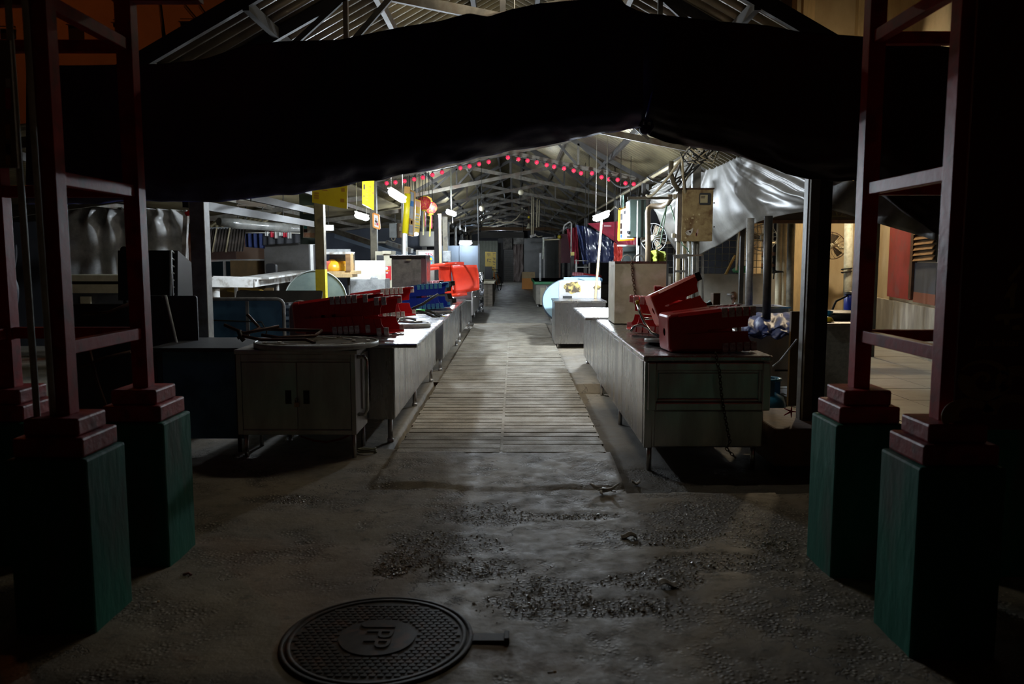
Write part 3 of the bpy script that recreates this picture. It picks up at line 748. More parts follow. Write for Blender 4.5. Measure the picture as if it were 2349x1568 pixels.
def right_counter():
    x0, x1, y0, y1, zt, zb = .975, 1.865, 5.88, 9.3, .785, .085
    t = thing('steel_counter', 'long steel counter at the right front with a framed end panel', 'counter', (1.4, 7.5, -.1))
    MB().ab(x0, x1, y0, y1, zb, zt - .045).build('body', STEEL, t, bevel=.006)
    MB().ab(x0 - .02, x1 + .045, y0 - .045, y1, zt - .045, zt).build('worktop', STEEL, t, bevel=.012)
    yf = y0
    mb = MB(); mb.frame(x0 + .015, x1 + .03, .375, .735, yf - .055, .06, .055); mb.build('end_frame', STEELD, t, bevel=.008)
    MB().frame(x0 + .07, x1 - .025, .435, .675, yf - .02, .022, .02).build('inner_frame', STEELD, t, bevel=.006)
    MB().ab(x0 + .10, x1 - .055, yf - .007, yf, .46, .65).build('end_panel', STEELD, t, bevel=.003)
    MB().ab(x0 + .075, x1 - .01, yf - .012, yf, zb + .01, .365).build('lower_panel', STEELD, t, bevel=.004)
    MB().ab(x0 - .004, x0 + .055, yf - .02, yf + .04, zb, .735).build('corner_post', STEEL, t, bevel=.006)
    for a, b_ in ((5.95, 7.1), (7.12, 8.2), (8.22, 9.28)):
        MB().ab(x0 - .005, x0 + .004, a, b_, zb + .01, zt - .055).build('side_panel', STEEL, t, bevel=.003)
    for x in (x0 + .05, x1 - .05):
        for y in (5.95, 7.6, 9.2): MB().cyl((x, y, -.105), (x, y, zb), .02, 10).build('leg', STEELD, t)
    counter('steel_counter', 'second steel counter on the right, its worktop jutting over the walkway', 1.0, 1.86, 9.45, 11.4, .80, .1, STEEL, (.16, 0, 0, 0), seams=(10.4,), side=-1)
    t = counter('steel_counter', 'short steel counter on the right before the light blue round tabletop', .675, 1.52, 13.25, 14.25, .795, .075, STEEL, (.02, .02, .03, 0), side=-1)
    MB().ab(.79, 1.54, 14.2, 14.25, .795, 1.10).build('splashback', [M('stained_steel', (.62, .62, .62), (.5, .5, .5), rough=.45, metal=.6, scale=4)], t, bevel=.004)
    mb = MB()
    random.seed(4)
    for k, (cx, cz, r_) in enumerate(((1.04, .98, .12), (1.47, .98, .05))):
        pts = [(cx + r_ * 1.35 * math.cos(a * .35) * random.uniform(.75, 1.1), 14.198, cz + r_ * math.sin(a * .35) * random.uniform(.75, 1.1)) for a in range(18)]
        mb.prism(pts, (0, .003, 0))
    o = mb.build('grease_stain', M('grease_stain', (.42, .32, .10), (.05, .035, .02), rough=.5, scale=9, lo=.45, hi=.55), t)
    o['kind'] = 'stuff'
    MB().ab(.86, 1.02, 14.12, 14.16, .797, .835).build('soot_bar', RUBBER, t)
    # boxed steel unit standing on the long counter
    a, b_ = P(1409, 742, 8.62), P(1529, 600, 8.62)
    t = thing('steel_box', 'tall dull steel box standing open-topped on the right front counter', 'box', ((a.x + b_.x) / 2, 8.9, .785))
    z0, z1 = .785, b_.z
    mb = MB()
    mb.ab(a.x, b_.x, 8.62, 8.63, z0, z1); mb.ab(a.x, b_.x, 9.18, 9.19, z0, z1); mb.ab(a.x, a.x + .01, 8.63, 9.18, z0, z1); mb.ab(b_.x - .01, b_.x, 8.63, 9.18, z0, z1); mb.ab(a.x, b_.x, 8.62, 9.19, z0, z0 + .01)
    mb.build('shell', M('smeared_steel', (.40, .38, .29), (.27, .26, .20), rough=.45, metal=.1, scale=3, c3=(.5, .47, .42), s3=4), t)
    MB().frame(a.x - .004, b_.x + .004, z1 - .012, z1 + .004, 8.615, .006, .02).build('rim', STEEL, t)
    mb = MB()
    for i in range(5):
        y = 8.72 + i * .09
        mb.ab(a.x - .002, a.x + .001, y, y + .028, z1 - .06, z1 - .035)
    mb.build('slot_row', WHITEP, t)
right_counter()

# chains
def chain(name, label, pts, s=.016, mat=None, cat='chain'):
    pts = [V(p) for p in pts]; mb = MB(); acc = 0; k = 0
    path = []
    for a, b_ in zip(pts, pts[1:]):
        n = max(1, int((b_ - a).length / (s * 1.35)))
        for i in range(n): path.append((a.lerp(b_, i / n), (b_ - a).normalized()))
    for c, d in path:
        u = d.cross(V((0, 1, 0)) if k % 2 else V((1, .3, .2))).normalized(); k += 1
        ring = [c + d * (math.cos(2 * PI * q / 8) * s) + u * (math.sin(2 * PI * q / 8) * s * .62) for q in range(8)]
        mb.tube(ring, s * .22, 5, closed=True)
    return tag(mb.build(name, mat or M('rusty_chain', (.07, .05, .035), (.14, .10, .07), rough=.6, metal=.6, scale=30)), label, cat)
chain('chain', 'rusty chain hanging down the front end of the right counter', [P(1642, 812, 5.80), P(1650, 850, 5.80), P(1655, 905, 5.80), P(1665, 965, 5.80), P(1674, 1012, 5.80), P(1668, 1030, 5.78), P(1690, 1052, 5.76)])
chain('chain', 'dark chain draped down the face of the tall steel box', [P(1449, 600, 8.60), P(1451, 630, 8.59), P(1456, 665, 8.58), P(1460, 690, 8.57), P(1463, 715, 8.56)], .02, RUST)
chain('chain', 'thin slack chain between the grey stall front and the right front column', [P(1773, 840, 7.6), P(1790, 826, 7.3), P(1806, 806, 6.9), P(1828, 778, 6.3)], .012, GALV)
chain('chain', 'dark chain lying along the far end of the left front worktop', [V((-.86, 9.15, .832)), V((-.93, 9.35, .832)), V((-.85, 9.5, .832)), V((-.81, 9.66, .832))], .014, RUBBER)

# ================================================================== PLASTIC STOOLS
SH = .45
def hw(z): return lerp(.166, .138, z / SH)
def make_stool(name, mat, foot):
    t = thing(name, 'plastic stool', 'stool')
    mb = MB()
    prof = [(.375, .0), (.43, .0), (.445, -.006), (.45, -.02)]
    rings = []
    for z, ins in prof:
        h = hw(z) + .0015 + ins; r_ = .03
        ring = []
        for cx, cy, a0 in ((h - r_, h - r_, 0), (-h + r_, h - r_, 90), (-h + r_, -h + r_, 180), (h - r_, -h + r_, 270)):
            for k in range(5):
                a = R(a0 + 22.5 * k); ring.append(mb.bm.verts.new((cx + r_ * math.cos(a), cy + r_ * math.sin(a), z)))
        rings.append(ring)
    n = len(rings[0])
    for A, B in zip(rings, rings[1:]):
        for k in range(n): mb._f([A[k], A[(k + 1) % n], B[(k + 1) % n], B[k]])
    inner = [mb.bm.verts.new((.03 * math.cos(2 * PI * (k + .5) / n + PI / 4 * 0), .03 * math.sin(2 * PI * (k + .5) / n), .444)) for k in range(n)]
    for k in range(n): mb._f([rings[-1][k], rings[-1][(k + 1) % n], inner[(k + 1) % n], inner[k]])
    mb.build('seat', mat, t, solid=.004)
    for sx, sy in ((1, 1), (-1, 1), (-1, -1), (1, -1)):
        mb = MB()
        zs = [(0, .100), (.045, .096), (.060, .07), (.066, .018), (.20, .012), (.365, .012), (.376, .004)]
        A, B, Cn = [], [], []
        for z, s_ in zs:
            h = hw(z); r_ = .022
            A.append(mb.bm.verts.new((sx * s_, sy * h, z)))
            B.append(mb.bm.verts.new((sx * (h - r_), sy * h, z))); Cn.append((mb.bm.verts.new((sx * h, sy * (h - r_), z)), mb.bm.verts.new((sx * h, sy * s_, z))))
        for i in range(len(zs) - 1):
            mb._f([A[i], B[i], B[i + 1], A[i + 1]]); mb._f([B[i], Cn[i][0], Cn[i + 1][0], B[i + 1]]); mb._f([Cn[i][0], Cn[i][1], Cn[i + 1][1], Cn[i + 1][0]])
        lg = mb.build('leg', mat, t, solid=.004)
        h = hw(.02) + .002
        mb = MB()
        mb.ab(sx * (h - .068), sx * (h + .003), sy * (h - .006), sy * (h + .003), -.001, .043)
        mb.ab(sx * (h - .006), sx * (h + .003), sy * (h - .068), sy * (h - .006), -.001, .043)
        mb.build('foot', foot, lg, bevel=.002)
    return t
protos = {}
def stack(key, mat, foot, n, feet0, d, pitch, label, group, used={}, roll=0.0, gaps=()):
    """n stools nested, lying on their sides; feet0: centre between the feet of the stool at the seat end; d: feet -> seat"""
    if key not in protos: protos[key] = make_stool(key + '_plastic_stool', mat, foot)
    d = V(d).normalized(); xc = d.cross(V((0, 0, 1))).normalized(); yc = d.cross(xc).normalized()
    m3 = Matrix((xc, yc, d)).transposed()
    if roll: m3 = m3 @ Matrix.Rotation(roll, 3, 'Z')
    off = 0
    for i in range(n):
        if i and i - 1 in gaps: off += .05
        root = protos[key] if key not in used else dup(protos[key])
        used[key] = 1
        root.location = V(feet0) - d * (i * pitch + off)
        root.rotation_euler = m3.to_euler()
        root['label'] = (label.replace('#', ORD[i] + (' (seat-end)' if i == 0 else ''))) if n > 1 else label
        root['group'] = group
tilt = -.075
stack('red', REDP, FOOTG, 6, (-1.545, 7.22, .993), (-.95, .27, tilt), .055, '# red stool of the nearest left stack, from its seat end', 'red stools stacked on the left front counter', gaps=(4,))
stack('red', REDP, REDP, 2, (-1.13, 7.10, .993), (-.95, .27, tilt), .07, '# clean-footed red stool ending the nearest left stack', 'red stools stacked on the left front counter')
stack('red', REDP, FOOTG, 5, (-1.40, 9.05, .995), (-.96, .25, tilt), .055, '# red stool of the left stack beside the grey bin', 'red stools stacked further along the left counter')
bfoot = M('worn_teal_feet', (.06, .28, .40), (.03, .12, .36), rough=.6, scale=30)
stack('blue', BLUEP, bfoot, 6, (-1.22, 10.85, .982), (-.97, .2, tilt), .06, '# blue stool from the left of the blue stack', 'blue stools stacked on the left')
stack('dark_red', DREDP, M('pinkish_feet', (.42, .16, .18), (.3, .08, .1), rough=.6, scale=20), 5, (-1.31, 12.1, .982), (-.98, .12, tilt), .055, '# dark red stool of the far left stack', 'dark red and black stools at the far left')
stack('black', M('black_stool_plastic', (.016, .015, .016), rough=.4), RUBBER, 3, (-1.02, 12.05, .982), (-.98, .12, tilt), .05, '# black stool before the red armchair', 'dark red and black stools at the far left')
# right
stack('red', REDP, FOOTG, 5, (1.605, 6.20, .957), (-.985, -.10, tilt + .02), .056, '# maroon stool of the stack at the right counter end', 'red stools stacked on the right front counter')
stack('orange_red', ORP, RUBBER, 1, (1.60, 6.82, 1.215), (-.93, -.06, -.37), .05, 'bright orange-red stool lying tilted on top of the right stacks', 'red stools stacked on the right front counter', roll=.12)
stack('crimson', REDP, M('lit_pink_feet', (.55, .22, .25), (.60, .45, .45), rough=.35, scale=30), 6, (1.40, 7.62, .955), (.985, -.02, tilt), .058, '# red stool of the stack beside the tall steel box', 'red stools beside the tall steel box')
stack('dark_red', DREDP, DREDP, 5, (1.63, 19.2, .98), (.97, -.25, tilt), .055, '# dark red stool of the far right stack beyond the blue tabletop', 'far right red stools')
stack('crimson', REDP, REDP, 1, (1.62, 8.3, 1.05), (.2, .9, -.2), .05, 'small red stool part seen behind the right stacks, beside the steel box', 'red stools beside the tall steel box')

def armchair():
    t = thing('plastic_armchair', 'bright red plastic armchair lying on its side before the steel splashback', 'chair')
    mb = MB().grid(8, 8, lambda u, v: V((lerp(-.24, .24, u), lerp(-.22, .24, v), .42 + .02 * math.cos(PI * (u - .5)) * -1 + .03 * (v - .5) ** 2)))
    mb.build('seat', ORP, t, solid=.008)
    mb = MB().grid(8, 8, lambda u, v: V((lerp(-.23, .23, u) * (1 - .12 * v * v), .23 + .12 * v + .04 * math.cos(PI * (u - .5)), .42 + .42 * v)))
    mb.build('backrest', ORP, t, solid=.008)
    for s in (-1, 1):
        MB().grid(14, 2, lambda u, v: V((s * .25 + (v - .5) * .05, .0, 0)) + V((0, lerp(-.22, .33, u), .62 - .22 * max(0, .35 - u) ** 2 * 8 + .03 * math.sin(u * PI)))).build('arm', ORP, t, solid=.01)
        MB().grid(6, 2, lambda u, v: V((s * .25 + (v - .5) * .05, -.22 - .02 * u, lerp(.60, .0, u)))).build('leg', ORP, t, solid=.012)
        MB().grid(6, 2, lambda u, v: V((s * .22 + (v - .5) * .05, .24 + .05 * u, lerp(.45, .0, u)))).build('leg', ORP, t, solid=.012)
    t.rotation_euler = (R(0), R(84), R(-20))
    t.location = (-1.50, 13.05, 1.10)
    return t
armchair()

# ================================================================== THINGS ON THE COUNTERS
def disc_table(name, label, c, r, normal, top, rim, under=None, legs=None, group=None, thick=.028, cat='table'):
    """round tabletop: disc with pale rim, spokes of the folding frame on its underside"""
    c, nrm = V(c), V(normal).normalized()
    q = V((0, 0, 1)).rotation_difference(nrm).to_matrix()
    t = thing(name, label, cat, c, group)
    MB().lathe([(r - .012, -thick / 2), (r - .012, thick / 2)], c, 48, q).build('tabletop', top, t)
    mb = MB(); mb.lathe([(r - .013, -thick / 2 - .003), (r, -thick / 2 + .002), (r, thick / 2 + .004), (r - .006, thick / 2 + .007), (r - .016, thick / 2 + .003)], c, 48, q, caps=False)
    mb.build('rim', rim, t, solid=.004)
    return t, c, q
def upside_table():
    z = .825
    c = V((-1.53, 6.14, z + .018))
    t, c, q = disc_table('folding_table', 'round pale-rimmed folding table lying upside down on the left front cabinet', c, .47, (0, .02, 1), M('dusty_table_underside', (.10, .085, .06), (.06, .05, .04), rough=.7, scale=9), RIMW, thick=.03)
    mb = MB()
    for k in range(10):
        a = 2 * PI * k / 10 + .2
        for rr in (.28, .39):
            p = c + V((rr * math.cos(a), rr * math.sin(a), .018)); d = V((-math.sin(a), math.cos(a), 0))
            mb.bar(p - d * .055, p + d * .055, .025, .006)
    mb.build('underside_rib', WHITEP, t)
    MB().tube([P(640, 748, 6.2), P(560, 764, 6.1), P(515, 745, 6.15)], .013, 8).build('leg', RUST, t)
    MB().tube([P(568, 722, 6.3), P(596, 752, 6.2), P(545, 775, 6.1)], .013, 8).build('leg', RUST, t)
    MB().tube([P(590, 754, 6.25), P(660, 756, 6.28), P(738, 758, 6.3), P(722, 770, 6.1), P(640, 774, 6.0), P(600, 768, 6.0)], .013, 8).build('leg', RUST, t)
    MB().tube([P(555, 770, 5.95), P(600, 779, 5.98), P(700, 778, 6.0), P(722, 786, 5.95)], .012, 8).build('leg', RUST, t)
    MB().tube([P(548, 757, 6.0), P(552, 772, 6.0), P(560, 782, 6.0)], .018, 8).build('hinge', DARKM, t)
upside_table()
t, c, q = disc_table('folding_table', 'small round pale-rimmed tabletop lying upside down beside the red stools', (-1.04, 7.95, .838), .20, (0, 0, 1), TDARK, RIMW, thick=.028)
MB().tube([c + V((-.22, .1, .16)), c + V((-.2, 0, .04)), c + V((0, -.05, .03)), c + V((.12, -.02, .03))], .011, 8).build('leg', CHROME, t)
MB().tube([c + V((-.12, -.16, .02)), c + V((-.1, -.05, .06)), c + V((-.03, .05, .065)), c + V((.05, .06, .04))], .011, 8).build('leg', CHROME, t)
for i, (pts, lb) in enumerate([([P(945, 708, 9.6), P(970, 697, 9.6), P(985, 687, 9.6), P(1005, 675, 9.7)], 'black rubber hose leaning on the blue stools'), ([P(955, 712, 9.3), P(975, 717, 9.25), P(995, 726, 9.2), P(1012, 736, 9.1)], 'black hose with yellow tip on the left worktop'), ([P(968, 712, 9.5), P(985, 713, 9.45), P(1003, 722, 9.4), P(1016, 727, 9.35)], 'thin black hose with yellow tip behind the other one')]):
    t = thing('hose', lb, 'hose', pts[0])
    MB().tube(pts, .016, 8).build('tube', RUBBER, t)
    if i: MB().cyl(pts[-1], V(pts[-1]) + (V(pts[-1]) - V(pts[-2])).normalized() * .035, .02, 10).build('tip', YELP, t)
    if i == 1: MB().cyl(V(pts[0]), V(pts[0]) + V((.10, -.02, 0)), .019, 8).build('green_sleeve', M('green_sleeve', (.03, .45, .08), rough=.5), t)
# bundle of bent tubes at the far left counter
for i in range(7):
    z = .86 + .03 * (i % 4); y = 13.7 + .12 * i
    x = -1.05 + .03 * (i % 3)
    o = MB().tube([(x, y, z), (x + .14, y - .05, z + .02), (x + .20, y - .1, z + .07 - .02 * i), (x + .34, y - .15, z + .10 - .035 * i)], .016, 8).build('bent_tube', RUBBER if i == 5 else CHROME)
    tag(o, '%s of the bent table-leg tubes jutting from the left counter towards the walkway' % ORD[i], 'tube', 'bent tubes at the far end of the left counters')
# splashback behind the red armchair
t = thing('splashback', 'bright square steel sheet standing behind the red armchair', 'metal sheet', P(1062, 690, 13.9))
MB().pbox(1040, 615, 1083, 690, 13.9, .02).build('sheet', FOIL, t)
a, b_ = P(1040, 690, 13.9), P(1083, 615, 13.9)
MB().frame(a.x, b_.x, a.z, b_.z, 13.885, .012, .03).build('edge', WHITEC, t)
# crumpled foil sheet
def foil(u, v):
    p = P(lerp(1076, 1110, u), lerp(624, 716, v), 21.8)
    return p + V((0, .18 * nz(u * 3, v * 4, 1) + .08 * nz(u * 7 + v * 5, v * 9, 2), 0))
tag(MB().grid(30, 40, foil).build('foil_sheet', FOIL, solid=.004), 'crumpled shiny foil sheet hung at the end of the left counters', 'sheet')
# grey lidded bin
t = thing('steel_bin', 'galvanised square bin with black lid behind the left stool stacks', 'bin', P(938, 670, 10.9))
a, b_ = P(899, 672, 10.9), P(966, 592, 10.9)
MB().ab(a.x, b_.x, 10.9, 11.4, .81, b_.z).build('body', GALV, t, bevel=.01)
MB().ab(a.x - .02, b_.x + .07, 10.86, 11.44, b_.z, b_.z + .045).build('lid', BLACK, t, bevel=.012)
MB().ab(b_.x, b_.x + .07, 10.9, 11.4, .81, b_.z).build('side_strip', STEEL, t)
MB().ab(-1.47, -1.40, 10.845, 10.86, b_.z - .03, b_.z - .012).build('label_plate', CREAMP, t)
# right counter odds
t, c, q = disc_table('round_tray', 'dark round tray table lying tilted against the near right stool stack', (1.36, 6.62, .805), .27, (.05, .1, 1), TDARK, M('grey_rim', (.33, .36, .36), rough=.4), thick=.02)
MB().tube([P(1463, 698, 6.9), P(1468, 715, 6.85), P(1478, 738, 6.8), P(1495, 762, 6.7), P(1510, 770, 6.6)], .014, 10).build('leg', CHROME, t)
MB().cyl(P(1463, 697, 6.9), P(1461, 689, 6.9), .017, 10).build('yellow_tip', YELP, t)
MB().tube([P(1446, 760, 6.75), P(1456, 748, 6.75), P(1470, 744, 6.75), P(1484, 750, 6.75), P(1498, 765, 6.75)], .012, 8).build('leg', CHROME, t)
MB().tube([P(1475, 730, 7.2), P(1510, 731, 7.2)], .012, 8).build('leg', CHROME, t)
p = P(1445, 750, 7.15)
tag(MB().bar((1.1, 7.3, .795), (1.32, 7.2, .795), .12, .015).build('steel_tray', CHROME), 'small bright tray on the right counter by the yellow-tipped leg', 'tray')
o, c, q = disc_table('folding_table', 'pale round tabletop edge standing between the right stool legs and counter end', (1.80, 6.42, .98), .165, (.94, -.2, .1), RIMW, RIMW, thick=.02)
t, c, q = disc_table('folding_table', 'light blue round tabletop leaning on edge behind the short right counter', P(1311, 690, 14.85), .55, (-.05, -.72, .66), LBLUE, M('dark_rim', (.05, .07, .10), rough=.4), thick=.03)
MB().bar((c.x, 14.9, 0), (c.x, 14.95, c.z), .05, .05).build('leg', GALV, t)
MB().bar(P(1293, 641, 15.2), P(1376, 641, 15.2), .04, .09).build('frame_bar', LBLUE, t)
t, c, q = disc_table('folding_table', 'dark blue metal-legged table lying behind the light blue tabletop', P(1345, 642, 15.9), .32, (0, -.2, .98), TBLUE, TBLUE, thick=.03)
MB().tube([P(1310, 646, 15.6), P(1312, 636, 15.6), P(1340, 638, 15.6), P(1342, 646, 15.6)], .014, 8).build('leg', TBLUE, t)
MB().tube([P(1345, 646, 15.6), P(1346, 637, 15.6), P(1374, 638, 15.6), P(1376, 646, 15.6)], .014, 8).build('leg', TBLUE, t)
for px in (1320, 1370): q = P(px, 642, 15.9); MB().cyl((q.x, 15.9, 0), q, .018, 8).build('leg', TBLUE, t)
t = thing('pulley_clamp', 'blue and white strapped clamp on the right counter behind the stools', 'clamp', P(1633, 705, 7.3))
for k in (0, 1):
    MB().tube([P(1620 + 12 * k, 779, 7.3), P(1621 + 12 * k, 698, 7.3), P(1628 + 12 * k, 692, 7.3), P(1635 + 12 * k, 700, 7.3), P(1638 + 12 * k, 779, 7.3)], .02, 8).build('strap', LBLUE, t)
tag(MB().pbox(1634, 672, 1653, 781, 7.05, .10).build('carton', BROWN, bevel=.004), 'small brown carton behind the near right stools', 'box')

# ================================================================== LEFT SIDE STALLS
def stand_panel(name, label, cat, px, Y, dep, mat, frame=None, fw=.025, rad=.05, bars=(), lean=0.0):
    x0, y0, x1, y1 = px
    a, b_ = P(x0, y1, Y), P(x1, y0, Y)
    t = thing(name, label, cat, ((a.x + b_.x) / 2, Y, a.z))
    c = V(((a.x + b_.x) / 2, Y, (a.z + b_.z) / 2)); wd, h = b_.x - a.x, b_.z - a.z
    uy = V((0, lean, 1)).normalized()
    MB().rrect(wd, h, rad, c, (1, 0, 0), uy, dep).build('panel', mat, t)
    if frame:
        pts = []
        for cx, cy, a0 in ((wd / 2 - rad, h / 2 - rad, 0), (-wd / 2 + rad, h / 2 - rad, 90), (-wd / 2 + rad, -h / 2 + rad, 180), (wd / 2 - rad, -h / 2 + rad, 270)):
            for k in range(5):
                an = R(a0 + 22.5 * k); pts.append(c + V((1, 0, 0)) * (cx + rad * math.cos(an)) + uy * (cy + rad * math.sin(an)))
        MB().tube(pts, fw / 2, 8, closed=True).build('frame', frame, t)
    for bx in bars:
        q = P(bx, y0, Y).x
        MB().bar((q, Y - dep, a.z + .02), (q, Y - dep + lean * h, b_.z - .02), .03, .02).build('brace', frame or DARKM, t)
    return t
stand_panel('folding_table', 'blue folding table standing on edge behind the left cabinet', 'table', (388, 686, 650, 940), 8.2, .02, TBLUE, GALV, .04, .07, bars=(568,))
MB_ = MB().tube([P(450, 733, 8.15), P(540, 736, 8.15), P(600, 738, 8.15), P(612, 760, 8.15), P(605, 785, 8.15)], .008, 6)
tag(MB_.build('bent_wire', DARKM), 'bent dark wire on the face of the blue folding table', 'wire')
stand_panel('folding_table', 'dark tabletop with pale edge leaning left of the first left column', 'table', (352, 678, 452, 965), 6.6, .02, TDARK, None, rad=.02)
tag(MB().tube([P(372, 680, 6.5), P(380, 678, 6.5), P(392, 730, 6.45), P(415, 830, 6.4), P(447, 962, 6.3)], .012, 8).build('table_leg', RIMW), 'long pale tube leaning against the dark tabletop by the first left column', 'tube')
t, c, q = disc_table('folding_table', 'dark round tabletop with pale rim leaning behind the first left column', P(390, 812, 7.3), .42, (0, -.97, .2), TDARK, RIMW, thick=.025)
t = stand_panel('folding_table', 'dark grey board with frame bars seen through the left red gate frame', 'table', (180, 700, 310, 955), 6.9, .02, TDARK, DARKM, .03, .03)
for pts in ([P(183, 842, 6.8), P(240, 820, 6.8), P(300, 806, 6.8)], [P(205, 800, 6.8), P(225, 880, 6.8), P(245, 935, 6.8)], [P(190, 720, 6.8), P(250, 716, 6.8), P(300, 695, 6.8)]):
    MB().tube(pts, .014, 8).build('frame_bar', RUST, t)
tag(MB().tube([P(345, 828, 6.3), P(400, 815, 6.25), P(455, 800, 6.3)], .012, 8).build('rope', RUST), 'dark brown rod tied across the leaning tabletops to the first left column', 'rod')
# crate / cage
t = thing('cage', 'dark crate with pale lattice side left of the first left column', 'cage', P(400, 690, 8.6))
MB().pbox(349, 574, 392, 688, 8.3, .03).build('front_panel', BLACK, t)
a0, a1 = P(392, 574, 8.3), P(392, 690, 8.3); b0, b1 = P(455, 618, 9.6), P(455, 690, 9.6)
b0 = P(455, 628, 9.3); b1 = P(455, 686, 9.3)
for i in range(8):
    u = i / 7; MB().bar(a0.lerp(b0, u), a1.lerp(b1, u), .016, .016).build('lattice_bar', RIMW, t)
for i in range(8):
    v = i / 7; MB().bar(a0.lerp(a1, v), b0.lerp(b1, v), .014, .014).build('lattice_bar', RIMW, t)
MB().hexa([a1 + V((.03, .1, 0)), b1 + V((.03, .1, 0)), b1 + V((-.6, .1, 0)), a1 + V((-.6, .1, 0)), a0 + V((.03, .1, 0)), b0 + V((.03, .1, 0)), b0 + V((-.6, .1, 0)), a0 + V((-.6, .1, 0))]).build('inner_box', BLACK, t)
# plastic curtain
def curt(u, v):
    x = lerp(150, 432, u); top = lerp(470, 482, u)
    p = P(x, lerp(top, lerp(642, 640, u), v), 12.6)
    g = 0
    for cx in (.26, .42, .60, .80): g += math.exp(-abs(u - cx) * (5 + 14 * v)) * math.sin((u - cx) / (.05 + .22 * v) * 3)
    return p + V((0, .12 * g + .06 * nz(u * 8, v * 2, 1), 0))
tag(MB().grid(120, 24, curt).build('plastic_curtain', PLASTICC, solid=.003), 'hanging grey plastic sheet curtain seen through the left gate frame', 'curtain')
t = thing('cream_counter', 'cream ledge counter under the grey plastic curtain at the left', 'counter', P(250, 700, 11.9))
MB().pbox(150, 630, 340, 645, 11.9, .6).build('top', CREAMP, t, bevel=.01)
MB().pbox(155, 652, 330, 672, 11.95, .03).build('front_board', CREAMP, t)
MB().pbox(155, 645, 330, 652, 11.98, .03).build('shadow_rail', DARKM, t)
MB().pbox(186, 680, 206, 722, 11.97, .3).build('support', CREAMP, t)
a = P(160, 672, 12.0); b_ = P(325, 672, 12.0)
MB().ab(a.x, b_.x, 12.02, 12.4, 0, a.z).build('base', TDARK, t)
t = thing('red_top_pole', 'pale square pole with red top beside the plastic curtain', 'pole', P(425, 640, 9.3))
MB().bar(P(420, 660, 9.3), P(427, 492, 9.3), .05, .05).build('shaft', WHITEP, t)
MB().bar(P(427, 492, 9.3), P(446, 483, 9.3), .05, .05).build('red_bracket', REDPAINT, t)
MB().cyl((P(420, 660, 9.3)), (P(420, 660, 9.3).x, 9.3, 0), .03, 8).build('foot', DARKM, t)
t = thing('office_chair', 'black high-backed chair beside the cream ledge at the left', 'chair', P(287, 700, 8.9))
MB().rrect(.09, .55, .04, P(287, 622, 8.9), (1, 0, 0), (0, .1, 1), .05).build('backrest', BLACK, t)
q = P(287, 690, 8.9); MB().rrect(.42, .42, .06, (q.x - .05, 8.65, .5), (1, 0, 0), (0, 1, 0), .07).build('seat', BLACK, t)
for s in (-1, 1):
    for u in (-1, 1): MB().cyl((q.x - .05 + s * .17, 8.65 + u * .17, .47), (q.x - .05 + s * .2, 8.65 + u * .2, 0), .014, 8).build('leg', RUST, t)
MB().cyl((q.x, 8.84, .5), P(287, 660, 8.9), .02, 8).build('back_post', BLACK, t)

# white table, L shaped
t = thing('steel_table', 'L-shaped white table with peeling paint behind the first left column', 'table', P(580, 690, 13))
a, b_, c_ = P(470, 634, 12.0), P(580, 638, 12.6), P(694, 622, 16.0)
MB().bar(a, b_, .5, .03).build('top', WHITEP, t)
MB().bar(b_, c_, .5, .03).build('top', WHITEP, t)
MB().bar(P(470, 646, 11.75), P(580, 648, 12.3), .02, .15).build('apron', WHITEP, t)
MB().bar(P(582, 648, 12.35), P(690, 634, 15.8), .02, .14).build('apron', WHITEP, t)
for px, py, Y in ((541, 645, 12.3), (478, 645, 11.9), (636, 645, 14.2), (688, 640, 15.8)):
    q = P(px, py, Y); MB().cyl((q.x, q.y, q.z), (q.x, q.y, 0), .03, 8).build('leg', WHITEP, t)
q = P(487, 655, 11.9); tag(MB().cyl((q.x, 12, 0), (q.x, 12, q.z), .07, 12).build('pipe', WHITEP), 'stout white pipe standing under the peeling white table', 'pipe')
tag(MB().pbox(500, 660, 626, 790, 13.4, .05).build('board', BROWN), 'brown board leaning under the white table', 'board')
tag(MB().tube([P(545 + 4, 668, 13.2)] + [P(555 + 66 * math.cos(R(a)), 690 - 30 * math.sin(R(a)), 13.2) for a in range(120, -1, -12)], .03, 8).build('hoop', M('ochre_hoop', (.35, .22, .04), rough=.5)), 'ochre curved hoop before the brown board', 'hoop')
t = stand_panel('tabletop', 'black board lying slanted behind the blue folding table', 'table', (542, 664, 738, 702), 9.2, .02, M('black_board', (.02, .02, .02), (.035, .034, .032), rough=.5), None, rad=.02, lean=.7)
q = P(640, 690, 9.2); MB().cyl((q.x, 9.2, 0), (q.x, 9.2, q.z), .02, 8).build('trestle', DARKM, t)
t, c, q = disc_table('folding_table', 'big round grey-green tabletop leaning against the yellow-banded column', (P(724, 700, 11.9).x, 11.9, .86), .47, (.05, -.98, .2), TGREY, RIMW, thick=.025)
tag(MB().ab(c.x - .4, c.x + .4, 11.8, 12.3, 0, .42).build('low_bench', TDARK), 'low dark bench under the round grey-green tabletop', 'bench')
t = thing('plastic_crate_stack', 'dark slatted crate at the right end of the blue folding table', 'crate', P(663, 790, 8.8))
for i in range(7):
    a = P(655, 785 - i * 13, 8.8); MB().ab(a.x, a.x + .32, 8.8, 9.1, a.z, a.z + .035).build('slat', TDARK if i % 2 else GALV, t)
a = P(655, 785, 8.8)
for dx in (0, .28):
    MB().ab(a.x + dx, a.x + dx + .04, 8.82, 9.08, 0.1, P(655, 695, 8.8).z).build('corner_post', TDARK, t)
stand_panel('folding_table', 'pale-edged board standing behind the near left red stools', 'table', (672, 690, 712, 960), 7.7, .02, M('grey_board', (.13, .12, .12), (.09, .085, .085), rough=.5), RIMW, .018, .10)

